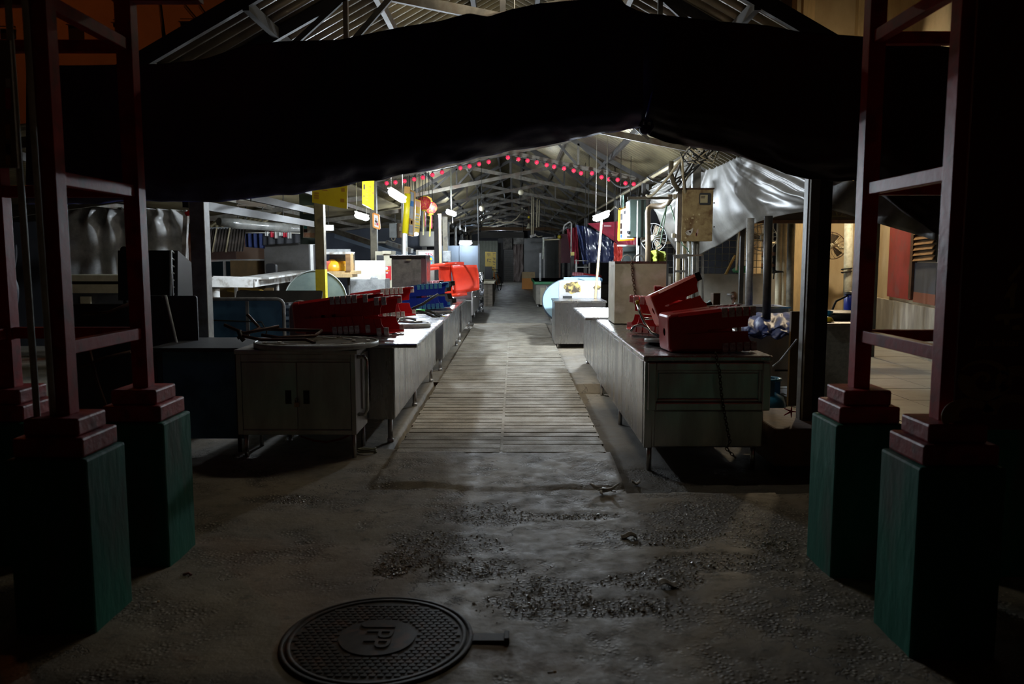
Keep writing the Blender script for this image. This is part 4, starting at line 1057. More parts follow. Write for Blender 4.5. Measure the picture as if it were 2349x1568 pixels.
# white car behind
def car():
    o = P(505, 640, 21.0); x0 = o.x
    t = thing('car', 'white car parked behind the left stalls, partly hidden by the first column', 'car', (x0, 21.5, 0))
    prof = [(-2.1, .35), (-2.15, .75), (-1.9, .92), (-1.0, 1.02), (-.35, 1.46), (.9, 1.48), (1.5, 1.08), (2.05, .98), (2.1, .4)]
    cp = WHITEP
    MB().prism([(x0 + a, 20.7, z) for a, z in prof], (0, 1.6, 0)).build('body', WHITEC, t, bevel=.06)
    gl = M('car_glass', (.02, .035, .04), rough=.08)
    MB().prism([(x0 + a, 20.69, z) for a, z in [(-.85, 1.04), (-.3, 1.40), (.2, 1.42), (.2, 1.04)]], (0, 1.62, 0)).build('window', gl, t)
    MB().prism([(x0 + a, 20.69, z) for a, z in [(.28, 1.04), (.28, 1.42), (.85, 1.42), (1.3, 1.08)]], (0, 1.62, 0)).build('window', gl, t)
    MB().hexa([(x0 - 1.02, 20.78, 1.05), (x0 - .40, 20.78, 1.45), (x0 - .40, 22.22, 1.45), (x0 - 1.02, 22.22, 1.05), (x0 - 1.05, 20.78, 1.07), (x0 - .43, 20.78, 1.47), (x0 - .43, 22.22, 1.47), (x0 - 1.05, 22.22, 1.07)]).build('windscreen', gl, t)
    for dx in (-1.3, 1.3):
        for y in (20.72, 22.28):
            MB().cyl((x0 + dx, y - .1, .33), (x0 + dx, y + .1, .33), .33, 20).build('wheel', RUBBER, t)
car()
stand_panel('board', 'brown wooden board with two bolts behind the white table', 'board', (534, 597, 620, 750), 16.6, .03, BROWN, None, rad=.01)
stand_panel('cupboard', 'large grey cupboard with its back to the walkway behind the yellow-banded column', 'cupboard', (620, 554, 715, 745), 16.5, .5, M('grey_cupboard', (.085, .08, .075), (.06, .056, .05), rough=.6, scale=3), GALV, .03, .02)
t = thing('doorless_stand', 'white rectangular frame against the grey cupboard', 'frame', P(725, 628, 14.6))
a, b_ = P(713, 627, 14.6), P(738, 555, 14.6); MB().frame(a.x, b_.x, a.z, b_.z, 14.6, .045, .04).build('rails', WHITEC, t); MB().ab(a.x, a.x + .045, 14.6, 14.64, 0, a.z).build('leg', WHITEC, t); MB().ab(b_.x - .045, b_.x, 14.6, 14.64, 0, a.z).build('leg', WHITEC, t)
stand_panel('rubber_bag', 'dark lumpy bag before the grey cupboard', 'bag', (612, 604, 634, 628), 14.9, .12, BLACK, None, rad=.05)
# slanting corrugated awning
mb = MB(); a, b_ = P(470, 524, 15.4), P(565, 522, 15.4); a2, b2 = P(460, 578, 14.8), P(556, 577, 14.8)
corr(mb, a, (a2 - a), (b_ - a), (a2 - a).length, (b_ - a).length, .055, .012)
t = thing('awning', 'slanting dark corrugated awning sheet seen past the first left column', 'awning', a)
mb.build('sheet', CORRD, t, solid=.004)
MB().bar(a, b_, .03, .04).build('top_rail', GALV, t); cords(t, [a, b_], .012)
for u in (.3, .62): MB().bar(a.lerp(b_, u) - V((0, .03, 0)), a2.lerp(b2, u) - V((0, .03, 0)), .02, .02).build('batten', PVC, t)
mb = MB(); a = P(470, 520, 15.7); b_ = P(590, 520, 15.7); corr(mb, a, V((.3, .5, .30)), b_ - a, .7, (b_ - a).length, .11, .02)
tag(mb.build('sheet_metal', CORR, solid=.004), 'pale corrugated sheet end above the slanting awning', 'sheet')
tag(MB().pbox(470, 560, 540, 704, 24.5, .05).build('board', M('brown_sheet', (.12, .075, .06), (.09, .055, .045), rough=.7, scale=3)), 'reddish brown board below the corrugated awning', 'board')
tag(MB().grid(20, 8, lambda u, v: P(lerp(562, 606, u), lerp(535, lerp(566, 570, u), v), 15.95) + V((0, .06 * math.sin(u * 22) + .04 * v, 0))).build('cloth', M('dark_blue_cloth', (.02, .035, .12), (.015, .025, .09), rough=.8), solid=.004), 'dark blue cloth hung under the left lean-to', 'cloth')
tag(MB().grid(20, 8, lambda u, v: P(lerp(604, 700, u), lerp(536, lerp(562, 556, u), v), 15.95) + V((0, .05 * math.sin(u * 30), 0))).build('cloth', NIGHTWALL, solid=.004), 'black cloth hung beside the dark blue one', 'cloth')
random.seed(12)
for i in range(6):
    x = lerp(612, 664, i / 5)
    tag(MB().grid(6, 6, lambda u, v: P(x - 4 + 9 * u, lerp(531, 541 + 3 * (i % 3), v), 15.9 + .03 * math.sin(u * 9 + i))).build('paper_slip', (WHITEC, LANT, WHITEP)[i % 3] if i % 3 != 1 else INKR, solid=.003), '%s pale slip pegged to the line over the black cloth' % ORD[i], 'paper', 'slips pegged on the line in the left lean-to')
o = tag(MB().tube([P(560, 534, 15.92), P(600, 533.5, 15.92), P(640, 533, 15.92), P(702, 535, 15.92)], .012, 6).build('washing_line', CORD), 'washing line over the dark cloths in the left lean-to', 'line')
cords(o, [P(562, 534, 15.92), P(634, 533, 15.92), P(700, 535, 15.92)])
# rolled sheeting
t = thing('rolled_tarpaulin', 'long rolled grey plastic sheet slung under the left lean-to roof', 'roll', P(600, 520, 12.6))
pts = [P(502, 508, 11.8), P(545, 513, 12.1), P(600, 518, 12.6), P(650, 522, 13.2), P(690, 524, 13.8)]
MB().tube(pts, [.06, .08, .065, .08, .06], 14).build('roll', M('shiny_grey_plastic', (.13, .13, .12), (.07, .072, .068), rough=.25, scale=5, bump=.3, bscale=9), t)
for u in (.25, .55, .8):
    q = P(lerp(502, 690, u), lerp(508, 524, u), lerp(11.8, 13.8, u)); MB().tube([q + V((.02, 0, -.09)), q + V((0, -.09, 0)), q + V((-.02, 0, .09)), V((q.x, q.y, 2.80 + .13 * (q.x + 2.9)))], .008, 6).build('tie', CORDK, t)
# lit shop front far left
t = thing('corner_shop', 'lit corner shop with green grille far behind the left stalls', 'shop', P(590, 600, 31))
def lit(px, m): return MB().pbox(*px, 31, .05).build('lit_panel', m, t)
lit((546, 568, 570, 600), E('lit_green', (.18, .80, .28), .75)); lit((570, 566, 590, 600), E('lit_white', (.9, .92, .88), .9)); lit((590, 572, 606, 600), E('lit_beige', (.75, .66, .50), .5)); lit((605, 574, 614, 600), E('lit_red', (.9, .12, .07), .8)); lit((614, 576, 623, 600), E('lit_yellow', (.95, .72, .05), .9))
for k in range(6): MB().pbox(549 + k * 4.2, 568, 549.6 + k * 4.2, 600, 30.9, .03).build('grille_bar', GALV, t)
for y in (576, 588): MB().pbox(546, y, 623, y + 1.6, 30.88, .03).build('rail', DARKM, t)
a, b_ = P(535, 642, 31.1), P(630, 560, 31.1)
MB().ab(a.x, b_.x, 31.1, 31.3, 0, b_.z).build('back', GREYWALL, t)

# glass shelf with yellow bags
t = thing('food_shelf', 'wooden snack cabinet with open side right of the yellow-banded column', 'shelf', P(775, 632, 13.0))
a, b_ = P(742, 626, 13.0), P(800, 580, 13.0)
MB().ab(a.x, b_.x + .1, 13, 13.5, a.z - .02, a.z + .03).build('bottom', WOODL, t)
MB().ab(a.x, b_.x, 13.0, 13.5, b_.z - .02, b_.z + .02).build('top', WHITEP, t)
MB().pbox(793, 582, 803, 622, 12.98, .03).build('side_frame', WOOD, t)
MB().pbox(800, 580, 809, 621, 13.2, .05).build('door_frame', WOODL, t)
MB().pbox(742, 571, 803, 583, 13.1, .03).build('back_board', GALV, t)
MB().ab(a.x, b_.x, 13.45, 13.5, a.z, b_.z).build('back', STEEL, t)
MB().pbox(742, 628, 806, 636, 12.95, .5).build('shelf_board', WOODL, t)
for px in (745, 800):
    q = P(px, 630, 13.2); MB().cyl((q.x, 13.2, 0), (q.x, 13.2, q.z), .025, 8).build('leg', DARKM, t)
q = P(762, 612, 13.2)
tag(MB().grid(1, 1, lambda u, v: V((0, 0, 0))).build('x', YBAG) if False else MB().lathe([(.02, -.10), (.15, -.09), (.17, 0), (.13, .08), (.05, .10), (.06, .125)], q + V((0, 0, .0)), 20).build('snack_bag', YBAG, sub=1), 'plump yellow plastic bag in the snack cabinet', 'bag')
tag(MB().lathe([(.03, -.09), (.12, -.09), (.14, 0), (.12, .08), (.03, .10)], P(785, 612, 13.25), 20).build('snack_bag', M('orange_bag', (.80, .32, .01), (.75, .45, .02), rough=.35, scale=6), sub=1), 'orange yellow bag at the right of the snack cabinet', 'bag')
tag(MB().lathe([(.07, -.09), (.08, .05), (.085, .055), (.085, .09), (.0, .09)], P(747, 611, 13.1), 20).build('plastic_jar', M('jar', (.5, .1, .07), rough=.2)), 'red-lidded jar beside the yellow-banded column', 'jar')
stand_panel('white_board', 'cream board standing behind the poster column', 'board', (803, 597, 884, 640), 13.8, .02, M('cream_board', (.52, .50, .43), (.46, .44, .38), rough=.5), None, rad=.01)
a = P(803, 640, 13.8); b_ = P(884, 640, 13.8)
tag(MB().ab(a.x, b_.x, 13.75, 14.3, 0, a.z).build('steel_table', GALV), 'pale steel table base under the cream board', 'table')
t = thing('cupboard', 'beige cupboard with red poster beside the grey bin', 'cupboard', P(884, 640, 15.2))
MB().pbox(864, 576, 898, 773, 15.2, .5).build('body', CREAMP, t)
MB().pbox(877, 575, 897, 582, 15.1, .6).build('cornice', CREAMP, t)
MB().pbox(864, 585, 880, 604, 15.18, .03).build('opening', BLACK, t)
t = thing('poster', 'red poster with white marks on the beige cupboard', 'poster', P(890, 625, 15.1))
MB().pbox(883, 610, 897, 642, 15.184, .015).build('sheet', M('red_poster', (.62, .02, .03), rough=.4), t)
mb = MB(); q = P(886, 615, 15.18); mb.lathe([(.035, 0), (.035, .004)], q, 14, (PI / 2, 0, 0)); mb.build('white_mark', WHITEC, t)
MB().pbox(885, 619, 893, 622, 15.178, .008).build('orange_mark', INKO, t); MB().pbox(885, 624, 890, 627, 15.178, .008).build('white_mark', WHITEC, t)
tag(MB().lathe([(.02, 0), (.10, .01), (.13, .05), (.12, .10), (.06, .12)], P(861, 646, 13.9), 18).build('pot', GALV), 'round pale pot at the foot of the poster column', 'pot')

# ------------------------------------------------------------ signs on the left
def sign(name, label, quad, Y, mat, marks=(), back=None, thick=.012, cat='sign', fm=None, hang=0):
    """quad: px corners tl, tr, br, bl with depth Y (scalar or 4); marks: (u0,v0,u1,v1,material)"""
    Ys = Y if isinstance(Y, (list, tuple)) else [Y] * 4
    p = [P(q[0], q[1], y) for q, y in zip(quad, Ys)]
    n = (p[1] - p[0]).cross(p[3] - p[0]).normalized()
    if n.y > 0: n = -n
    t = thing(name, label, cat, (p[0] + p[1] + p[2] + p[3]) / 4)
    MB().prism(p, -n * thick).build('board', mat, t)
    def at(u, v): return (p[0].lerp(p[1], u)).lerp(p[3].lerp(p[2], u), v)
    for i, (u0, v0, u1, v1, m) in enumerate(marks):
        MB().prism([at(u0, v0) + n * .001, at(u1, v0) + n * .001, at(u1, v1) + n * .001, at(u0, v1) + n * .001], n * .003).build('print', m, t)
    if fm:
        q = [at(0, 0), at(1, 0), at(1, 1), at(0, 1)]
        mb = MB()
        for a, b_ in zip(q, q[1:] + q[:1]): mb.bar(a, b_, .03, .03, up=n)
        mb.build('frame', fm, t)
    if hang:
        for u in (.08, .92):
            q = at(u, 0); MB().cyl(q, (q.x, q.y, roofz(q.x)), .005, 6).build('cord', CORDK, t)
    return t, at, n
sign('menu_sign', 'yellow menu board hung over the yellow-banded column, half under the tarpaulin', [(716, 405), (796, 392), (796, 479), (716, 464)], [10.7, 10.5, 10.5, 10.7], SIGNY, [(.06, .60, .2, .66, SIGNYD), (.06, .69, .2, .75, SIGNYD), (.06, .78, .2, .84, SIGNYD), (.84, .45, .94, .55, SIGNYD), (.82, .74, .93, .84, SIGNYD), (.3, .5, .45, .53, SIGNYD)], hang=1)
sign('menu_sign', 'narrow yellow menu board with dark lettering left of the poster column', [(832, 405), (858, 398), (858, 482), (832, 468)], [12.9, 13.2, 13.2, 12.9], SIGNY, [(.06, .28, .18, .46, INK)] + [(.22, .36 + .1 * k, .46, .42 + .1 * k, SIGNYD) for k in range(5)] + [(.58, .33 + .13 * k, .72, .40 + .13 * k, SIGNYD) for k in range(3)] + [(.06, .66, .14, .74, INK), (.84, .5, .97, .57, SIGNYD)], hang=1)
t, at, n = sign('poster', 'small orange-framed poster on the third left column', [(856, 489), (869, 493), (871, 525), (857, 520)], 15.6, WHITEC, [(.3, .3, .6, .42, INKG), (.25, .45, .7, .62, INK), (.5, .62, .8, .8, INKR), (.2, .7, .4, .8, SIGNYD)], fm=INKO)
sign('notice', 'upper notice with a yellow fruit picture left of the yellow-banded column', [(695, 471), (722, 471), (722, 491), (695, 490)], 11.55, M('notice_paper', (.45, .47, .42), rough=.5), [(.08, .5, .55, .92, M('fruit_yellow', (.5, .48, .04), rough=.5)), (.62, .45, .9, .6, INKG), (.3, .12, .8, .3, INKG)])
sign('notice', 'lower notice with blue heading and food picture left of the yellow-banded column', [(695, 509), (723, 510), (723, 546), (695, 545)], 11.55, M('notice_cream', (.50, .47, .42), rough=.5), [(.06, .06, .34, .42, INKT), (.06, .44, .36, .64, INK), (.1, .68, .94, .94, M('food_pink', (.55, .28, .20), (.6, .45, .35), scale=40)), (.5, .2, .85, .26, INKG), (.5, .34, .85, .38, INKG)])
q = P(709, 470, 11.62); a = P(690, 560, 11.62); b_ = P(727, 462, 11.62)
tag(MB().ab(a.x, b_.x, 11.6, 11.7, a.z, 2.65).build('notice_post', M('dark_green_board', (.03, .05, .045), rough=.6)), 'dark green board carrying the two notices', 'board')
t = thing('rolled_banner', 'bright yellow upright rolled banner beside the left lamp', 'banner', P(930, 535, 16.0))
MB().bar(P(935, 428, 15.9), P(934, 445, 15.9), .11, .08, (0, 1, 0)).build('cap', SIGNYD, t)
q = P(935, 428, 15.9); MB().cyl(q, (q.x, q.y, roofz(q.x)), .006, 6).build('cord', CORDK, t)
MB().tube([P(935, 444, 15.9), P(933, 480, 15.9), P(929, 535, 15.9)], .062, 14).build('roll', M('vivid_yellow', (.80, .66, .01), rough=.35), t)
sign('clear_banner', 'clear laminated banner with food photos between the yellow banner and menu', [(939, 436), (952, 441), (949, 541), (936, 538)], 16.3, M('laminate', (.34, .38, .42), (.5, .5, .48), rough=.12, scale=4), [(.1, .22, .9, .34, INKB), (.15, .62, .8, .76, SIGNYD), (.4, .66, .7, .74, INKR), (.15, .78, .75, .94, INKG)], fm=SIGNYD, hang=1)
sign('menu_sign', 'orange to yellow price board with white panels left of the big lanterns', [(951, 455), (965, 460), (962, 533), (949, 531)], 17.0, M('orange_yellow', (.80, .45, .03), (.85, .62, .02), rough=.3, scale=2), [(.1, .05, .9, .22, M('pale_orange', (.8, .42, .22), rough=.4)), (.3, .42, .85, .47, WHITEC), (.3, .52, .85, .57, WHITEC), (.05, .60, .95, .62, INKT), (.3, .65, .85, .70, WHITEC), (.05, .78, .95, .80, INKT), (.1, .85, .9, .88, INKG)], hang=1)
sign('menu_sign', 'small ochre board behind the big lanterns', [(979, 449), (990, 454), (990, 497), (979, 494)], 20.8, SIGNYD, [(.3, .1, .8, .3, SIGNY)], hang=1)
t, at, n = sign('shop_sign', 'small light blue sign reading TEX above the grey bin', [(960, 577), (992, 577), (992, 591), (960, 591)], 20.588, M('sign_pale_blue', (.55, .72, .74), rough=.4), [(.0, .72, 1, 1, INKB), (.3, .74, .85, .8, WHITEC)])
q = P(984, 583.5, 20.575)
MB().text('TEX', .115, Matrix.Translation(q) @ Matrix.Rotation(PI / 2, 4, 'X'), .003).build('lettering', INKR, t)
sign('shop_sign', 'tiny yellow and blue sign below the TEX sign', [(977, 590), (994, 590), (994, 597), (977, 597)], 20.588, INKB, [(.2, .12, .85, .88, M('vivid_yellow_print', (.8, .72, .02), rough=.4))])
t, at, n = sign('poster', 'blue poster with a red corner left of the steel splashback', [(979, 600), (991, 600), (991, 616), (979, 616)], 20.588, M('sky_blue_poster', (.05, .35, .60), rough=.4), [(.2, .0, .75, .28, INKR), (.0, .3, .3, .9, M('pale_blue_print', (.3, .6, .75), rough=.4))])
q = P(984, 560, 20.6); a = P(955, 640, 20.6); b_ = P(998, 575, 20.6)
tag(MB().ab(a.x, b_.x, 20.6, 20.75, 0, b_.z + .02).build('stall_board', M('grey_brown_board', (.22, .20, .17), (.17, .155, .13), rough=.7)), 'grey-brown stall partition carrying the TEX sign', 'partition')
a, b_ = P(962, 565, 22), P(1000, 530, 22)
tag(MB().ab(a.x, b_.x, 22, 22.6, a.z, b_.z).build('wall_cabinet', M('greige', (.26, .25, .22), rough=.6), bevel=.03), 'grey hanging unit above the TEX sign', 'cabinet')
# meter boxes on the fourth left column
t = thing('fuse_box', 'pale grey fuse box left of the brown meter box on the left column', 'electric box', P(901, 530, 20.25))
MB().pbox(893, 512, 910, 545, 20.25, .15).build('body', M('pale_box', (.40, .44, .46), (.30, .34, .36), rough=.5, scale=6), t, bevel=.01)
MB().tube([P(898, 545, 20.27), P(899, 550, 20.27), P(903, 552, 20.27), P(906, 549, 20.27), P(906, 545, 20.27)], .01, 6).build('cable_loop', PVC, t)
for x in (899, 906): MB().cyl(P(x, 512, 20.3), P(x, 492, 20.3), .006, 6).build('wire', CORDK, t)
MB().bar(P(905, 520, 20.42), P(931, 520, 20.42), .04, .03).build('bracket', GALV, t)
t = thing('meter_box', 'brown meter box with small window on the left column', 'electric box', P(919, 530, 20.25))
MB().pbox(911.5, 512, 925, 545, 20.2, .16).build('body', M('brown_box', (.12, .075, .04), (.08, .05, .03), rough=.6), t, bevel=.008)
MB().pbox(916, 520, 922, 530, 20.17, .02).build('window', CREAMP, t)
MB().bar(P(915, 535, 20.38), P(931, 535, 20.38), .04, .03).build('bracket', GALV, t)
tag(MB().cyl(P(926, 440, 20.1), (P(923, 545, 20.1).x, 20.1, 0), .05, 10).build('riser_pipe', WHITEC), 'white riser pipe on the left lamp column', 'pipe')
# stair stringers
t = thing('steel_stair', 'sloping grey-blue steel stair stringers behind the poster column', 'stair', P(870, 565, 22))
for (x0, y0, x1, y1) in ((742, 520, 860, 560), (860, 560, 985, 592), (770, 540, 955, 596)):
    MB().bar(P(x0, y0, 23), P(x1, y1, 21.5), .08, .14).build('stringer', BLUEWALL if y1 > 560 else STEELW, t)
MB().bar(P(864, 556, 22.4), P(888, 556, 22.4), .6, .05).build('landing', STEELW, t)
MB().bar(P(888, 556, 22.4), P(945, 575, 21.5), .08, .12).build('stringer', COLG, t)
a, b_ = P(985, 592, 21.5), P(985, 640, 21.5); MB().bar(a, (a.x, a.y, 0), .08, .08).build('post', COLG, t)
a = P(742, 520, 23); MB().bar(a, (a.x, a.y, 0), .08, .08).build('post', COLG, t)
# back walls on the left
a, b_ = P(735, 640, 25.5), P(1002, 530, 25.5)
struct(tag(MB().ab(-7.2, -2.9, 25.5, 25.7, 0, 2.45).build('wall_left', M('navy_wall', (.075, .09, .12), (.06, .07, .095), rough=.6, scale=2), keep=True), 'dark blue-grey boarded wall at the back of the left stalls'))
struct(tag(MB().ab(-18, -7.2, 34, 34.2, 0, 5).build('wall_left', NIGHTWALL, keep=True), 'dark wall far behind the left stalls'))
a, b_ = P(1010, 640, 25), P(1098, 563, 25)
t = thing('partition', 'pale blue-grey partition panels beside the far left spotlights', 'partition', (a.x, 25, 0))
xm = P(1056, 600, 25).x
MB().ab(a.x, xm - .01, 25, 25.06, 0, b_.z).build('panel', BLUEWALL, t); MB().ab(xm + .01, b_.x, 25, 25.06, 0, b_.z).build('panel', BLUEWALL, t)
MB().pbox(1010, 603, 1055, 618, 24.95, .05).build('white_strip', WHITEC, t)
for x in (1010, 1056, 1098): q = P(x, 600, 24.97); MB().bar((q.x, 24.97, 0), (q.x, 24.97, b_.z + .05), .04, .05).build('post', BLUEWALL, t)
for px, y0, Y, wd, m, lb in ((1001, 492, 19.6, .11, DARKM, 'dark post left of the hanging stem lamp'), (1021, 497, 21.4, .13, COLO, 'olive post carrying the small grey switch box'), (1046, 518, 26, .05, COLG, 'thin pole under the largest spotlight'), (1097, 470, 23, .025, DARKM, 'thin dark rod at the edge of the blue-grey partition')):
    q = P(px, y0, Y)
    tag(MB().ab(q.x - wd / 2, q.x + wd / 2, Y - wd / 2, Y + wd / 2, 0, q.z).build('post', m), lb, 'post')
tag(MB().pbox(1006, 490, 1012, 726, 20.4, .05).build('timber_post', WOODL), 'pale timber stud between the dark and olive posts', 'post')
tag(MB().pbox(1016, 575, 1034, 600, 21.15, .20).build('switch_box', GALV, bevel=.01), 'grey switch box on the olive post', 'electric box')

# ------------------------------------------------------------ lantern string and big lanterns
LPX = [(887, 420), (907, 418), (928, 415), (950, 411), (970, 407), (992, 401), (1014, 395), (1056, 385), (1077, 381), (1099, 376), (1121, 371), (1165, 361), (1189, 365), (1210, 368), (1231, 372), (1254, 378), (1271, 382), (1294, 386), (1316, 391), (1333, 397), (1358, 397), (1380, 406), (1397, 411), (1417, 412), (1435, 420), (1454, 422)]
LY = 15.6
for i, (x, y) in enumerate(LPX):
    c = P(x, y, LY)
    t = thing('ball_lantern', 'small red ball lantern, %s on the string across the roof truss' % (('number %d from the left' % (i + 1)) if i > 9 else ORD[i] + ' from the left'), 'lantern', c, 'small red lanterns on the string')
    MB().ball(c, .042, 14, 8).build('globe', LANT, t)
    MB().cyl(c + V((0, 0, .038)), c + V((0, 0, .062)), .016, 10).build('cap', DARKM, t)
    MB().cyl(c - V((0, 0, .05)), c - V((0, 0, .038)), .010, 8).build('bottom_ring', SIGNYD, t)
pts = []
for (x, y), (x2, y2) in zip(LPX, LPX[1:]):
    a, b_ = P(x, y, LY) + V((0, 0, .065)), P(x2, y2, LY) + V((0, 0, .065))
    for k in range(4): pts.append(a.lerp(b_, k / 4) - V((0, 0, .02 * math.sin(PI * k / 4))))
tag(MB().tube(pts, .006, 6).build('lantern_cable', CORDK), 'black cable carrying the small red lanterns', 'cable')
for i, (x, y, r_, Y) in enumerate(((973, 466, .165, 18.5), (988, 476, .165, 20.6))):
    c = P(x, y, Y)
    t = thing('paper_lantern', ('larger nearer red and gold paper lantern' if i == 0 else 'smaller farther red and gold paper lantern') + ' over the left stalls', 'lantern', c, 'big red paper lanterns')
    MB().ball(c, r_, 24, 14, .95).build('paper', LANTR, t)
    MB().cyl(c - V((0, 0, r_ * 1.08)), c - V((0, 0, r_ * .86)), .06, 14).build('gold_collar', M('gold_yellow', (.75, .50, .02), rough=.4), t)
    MB().cyl(c + V((0, 0, r_ * .88)), c + V((0, 0, r_ * 1.02)), .05, 14).build('gold_cap', SIGNY, t)
    MB().bar(c - V((0, 0, r_ * 1.08)), c - V((.03, 0, r_ * 1.08 + .55)), .03, .02).build('tassel', SIGNY, t)
    MB().bar(c - V((-.02, 0, r_ * 1.2)), c - V((-.02, 0, r_ * 1.08 + .35)), .025, .02).build('tassel', INKR, t)
    MB().cyl(c + V((0, 0, r_)), (c.x, c.y, roofz(c.x)), .005, 6).build('cord', CORDK, t)
for i in range(9):
    x = 931 + 7.5 * i
    a = P(x, 408 - i * .5, 17.6); tag(MB().cyl((a.x, a.y, roofz(a.x)), a - V((0, 0, .30 + .1 * (i % 3))), .008, 6).build('hanging_wire', CORDK), '%s dark wire hanging behind the lanterns, counted from the left' % ORD[i], 'wire', 'wires hanging behind the left lanterns')

# ================================================================== RIGHT SIDE STALLS
# stained meter box on its post
Y = 11.30
t = thing('meter_box', 'large stained cream meter box with torn stickers on the second right column', 'electric box', P(1594, 493, Y))
a, b_ = P(1563, 553, Y), P(1637, 434, Y)
MB().ab(a.x, b_.x, Y, Y + .16, a.z, b_.z).build('body', METERB, t, bevel=.008)
MB().ab(a.x - .06, a.x, Y + .02, Y + .16, a.z, b_.z).build('side_wall', M('meter_side', (.20, .17, .14), (.14, .12, .10), rough=.6, scale=10), t, bevel=.004)
MB().ab(a.x - .065, b_.x + .01, Y - .012, Y + .17, b_.z, b_.z + .018).build('rain_lip', RUST, t)
q = P(1617, 456, Y)
MB().rrect(.16, .165, .022, (q.x, Y - .006, q.z), (1, 0, 0), (0, 0, 1), .02).build('window_frame', M('window_rubber', (.04, .045, .055), rough=.5), t)
MB().ab(q.x - .068, q.x + .034, Y - .019, Y - .014, q.z - .055, q.z + .055).build('window_pane', M('meter_paper', (.52, .48, .30), rough=.4), t)
for k in (.03, .008): MB().ab(q.x - .06, q.x + (.0 if k > .02 else -.005), Y - .022, Y - .018, q.z + k, q.z + k + .010).build('print', INK, t)
def shard(pts, m, nm='torn_sticker'):
    MB().prism([P(x, y, Y - .003) for x, y in pts], (0, -.002, 0)).build(nm, m, t)
shard([(1572, 533), (1577, 528), (1583, 527), (1590, 522), (1589, 532), (1583, 540), (1576, 539)], WHITEC)
shard([(1573, 533), (1577, 534), (1581, 537), (1578, 536)], INKR); shard([(1580, 530), (1584, 529), (1585, 533), (1582, 534)], INKR)
shard([(1598, 528), (1602, 524), (1602, 534), (1598, 541), (1596, 540)], M('pale_pink', (.55, .40, .36), rough=.5)); shard([(1596, 535), (1599, 533), (1598, 542), (1596, 540)], INKR)
paint = M('flaked_paint', (.62, .56, .34), rough=.6)
random.seed(9)
for k in range(12):
    x, y = random.uniform(1566, 1606), random.uniform(490, 548)
    r_ = random.uniform(.8, 2.4)
    shard([(x + r_ * math.cos(g * 1.05) * random.uniform(.6, 1.3), y + r_ * 1.2 * math.sin(g * 1.05) * random.uniform(.6, 1.3)) for g in range(6)], paint, 'paint_flake')
for y in (465, 520): MB().cyl(P(1637, y, Y), P(1639, y, Y), .012, 8).build('hinge', RUST, t)
for px, m, r_, lb in ((1556, PVC, .028, 'left cream pipe under the stained meter box'), (1571, PVC, .028, 'second cream pipe under the stained meter box'), (1583, CONDUIT, .018, 'grey conduit under the stained meter box'), (1592, GALV, .018, 'galvanised conduit under the stained meter box'), (1600, GALV, .016, 'rightmost conduit under the stained meter box')):
    q = P(px, 553, Y + .1); tag(MB().cyl(q, (q.x, q.y, 0), r_, 10).build('pipe', m), lb, 'pipe')
tag(MB().tube([P(1563, 555, 11.2), P(1566, 562, 11.2), P(1576, 570, 11.2), P(1582, 580, 11.2)], .006, 6).build('wire', M('green_wire', (.05, .25, .15), rough=.6)), 'green wire below the stained meter box', 'wire')
for k, (px, py) in enumerate(((1548, 450), (1546, 540))):
    tag(MB().pbox(px - 4, py - 5, px + 4, py + 5, 11.4, .05).build('wall_socket', CREAMP, bevel=.006), ('upper' if k == 0 else 'lower') + ' small cream socket left of the stained meter box', 'socket')
tag(MB().bar(P(1440, 454, 11.6), P(1560, 454, 11.6), .03, .04).build('cross_rail', STEELW), 'thin rail from the dark electric cabinet to the stained meter box', 'rail')
# steel frame ladder
t = thing('tool_rack', 'open grey steel rack standing under the stained meter box', 'frame', P(1580, 690, 10.9))
for px in (1547, 1573):
    MB().bar(P(px, 587, 10.8), P(px, 690, 10.8), .025, .035).build('upright', GALV, t)
for px in (1600, 1612):
    MB().bar(P(px, 585, 11.4), P(px, 690, 11.4), .025, .03).build('upright', GALV, t)
for y in (590, 622, 655): MB().bar(P(1547, y, 10.8), P(1573, y, 10.8), .02, .03).build('cross_bar', GALV, t)
MB().bar(P(1545, 586, 10.8), P(1575, 586, 10.8), .03, .025).build('cross_bar', GALV, t)
for x0, x1 in ((1545, 1573), ): MB().bar(P(1545, 586, 10.8), P(1578, 584, 11.4), .025, .025).build('top_bar', GALV, t)
MB().bar(P(1573, 586, 10.8), P(1612, 585, 11.4), .025, .025).build('top_bar', GALV, t)
for px, YY in ((1547, 10.8), (1573, 10.8), (1600, 11.4), (1612, 11.4)):
    q = P(px, 690, YY); MB().bar(q, (q.x, q.y, 0), .025, .03).build('leg', GALV, t)
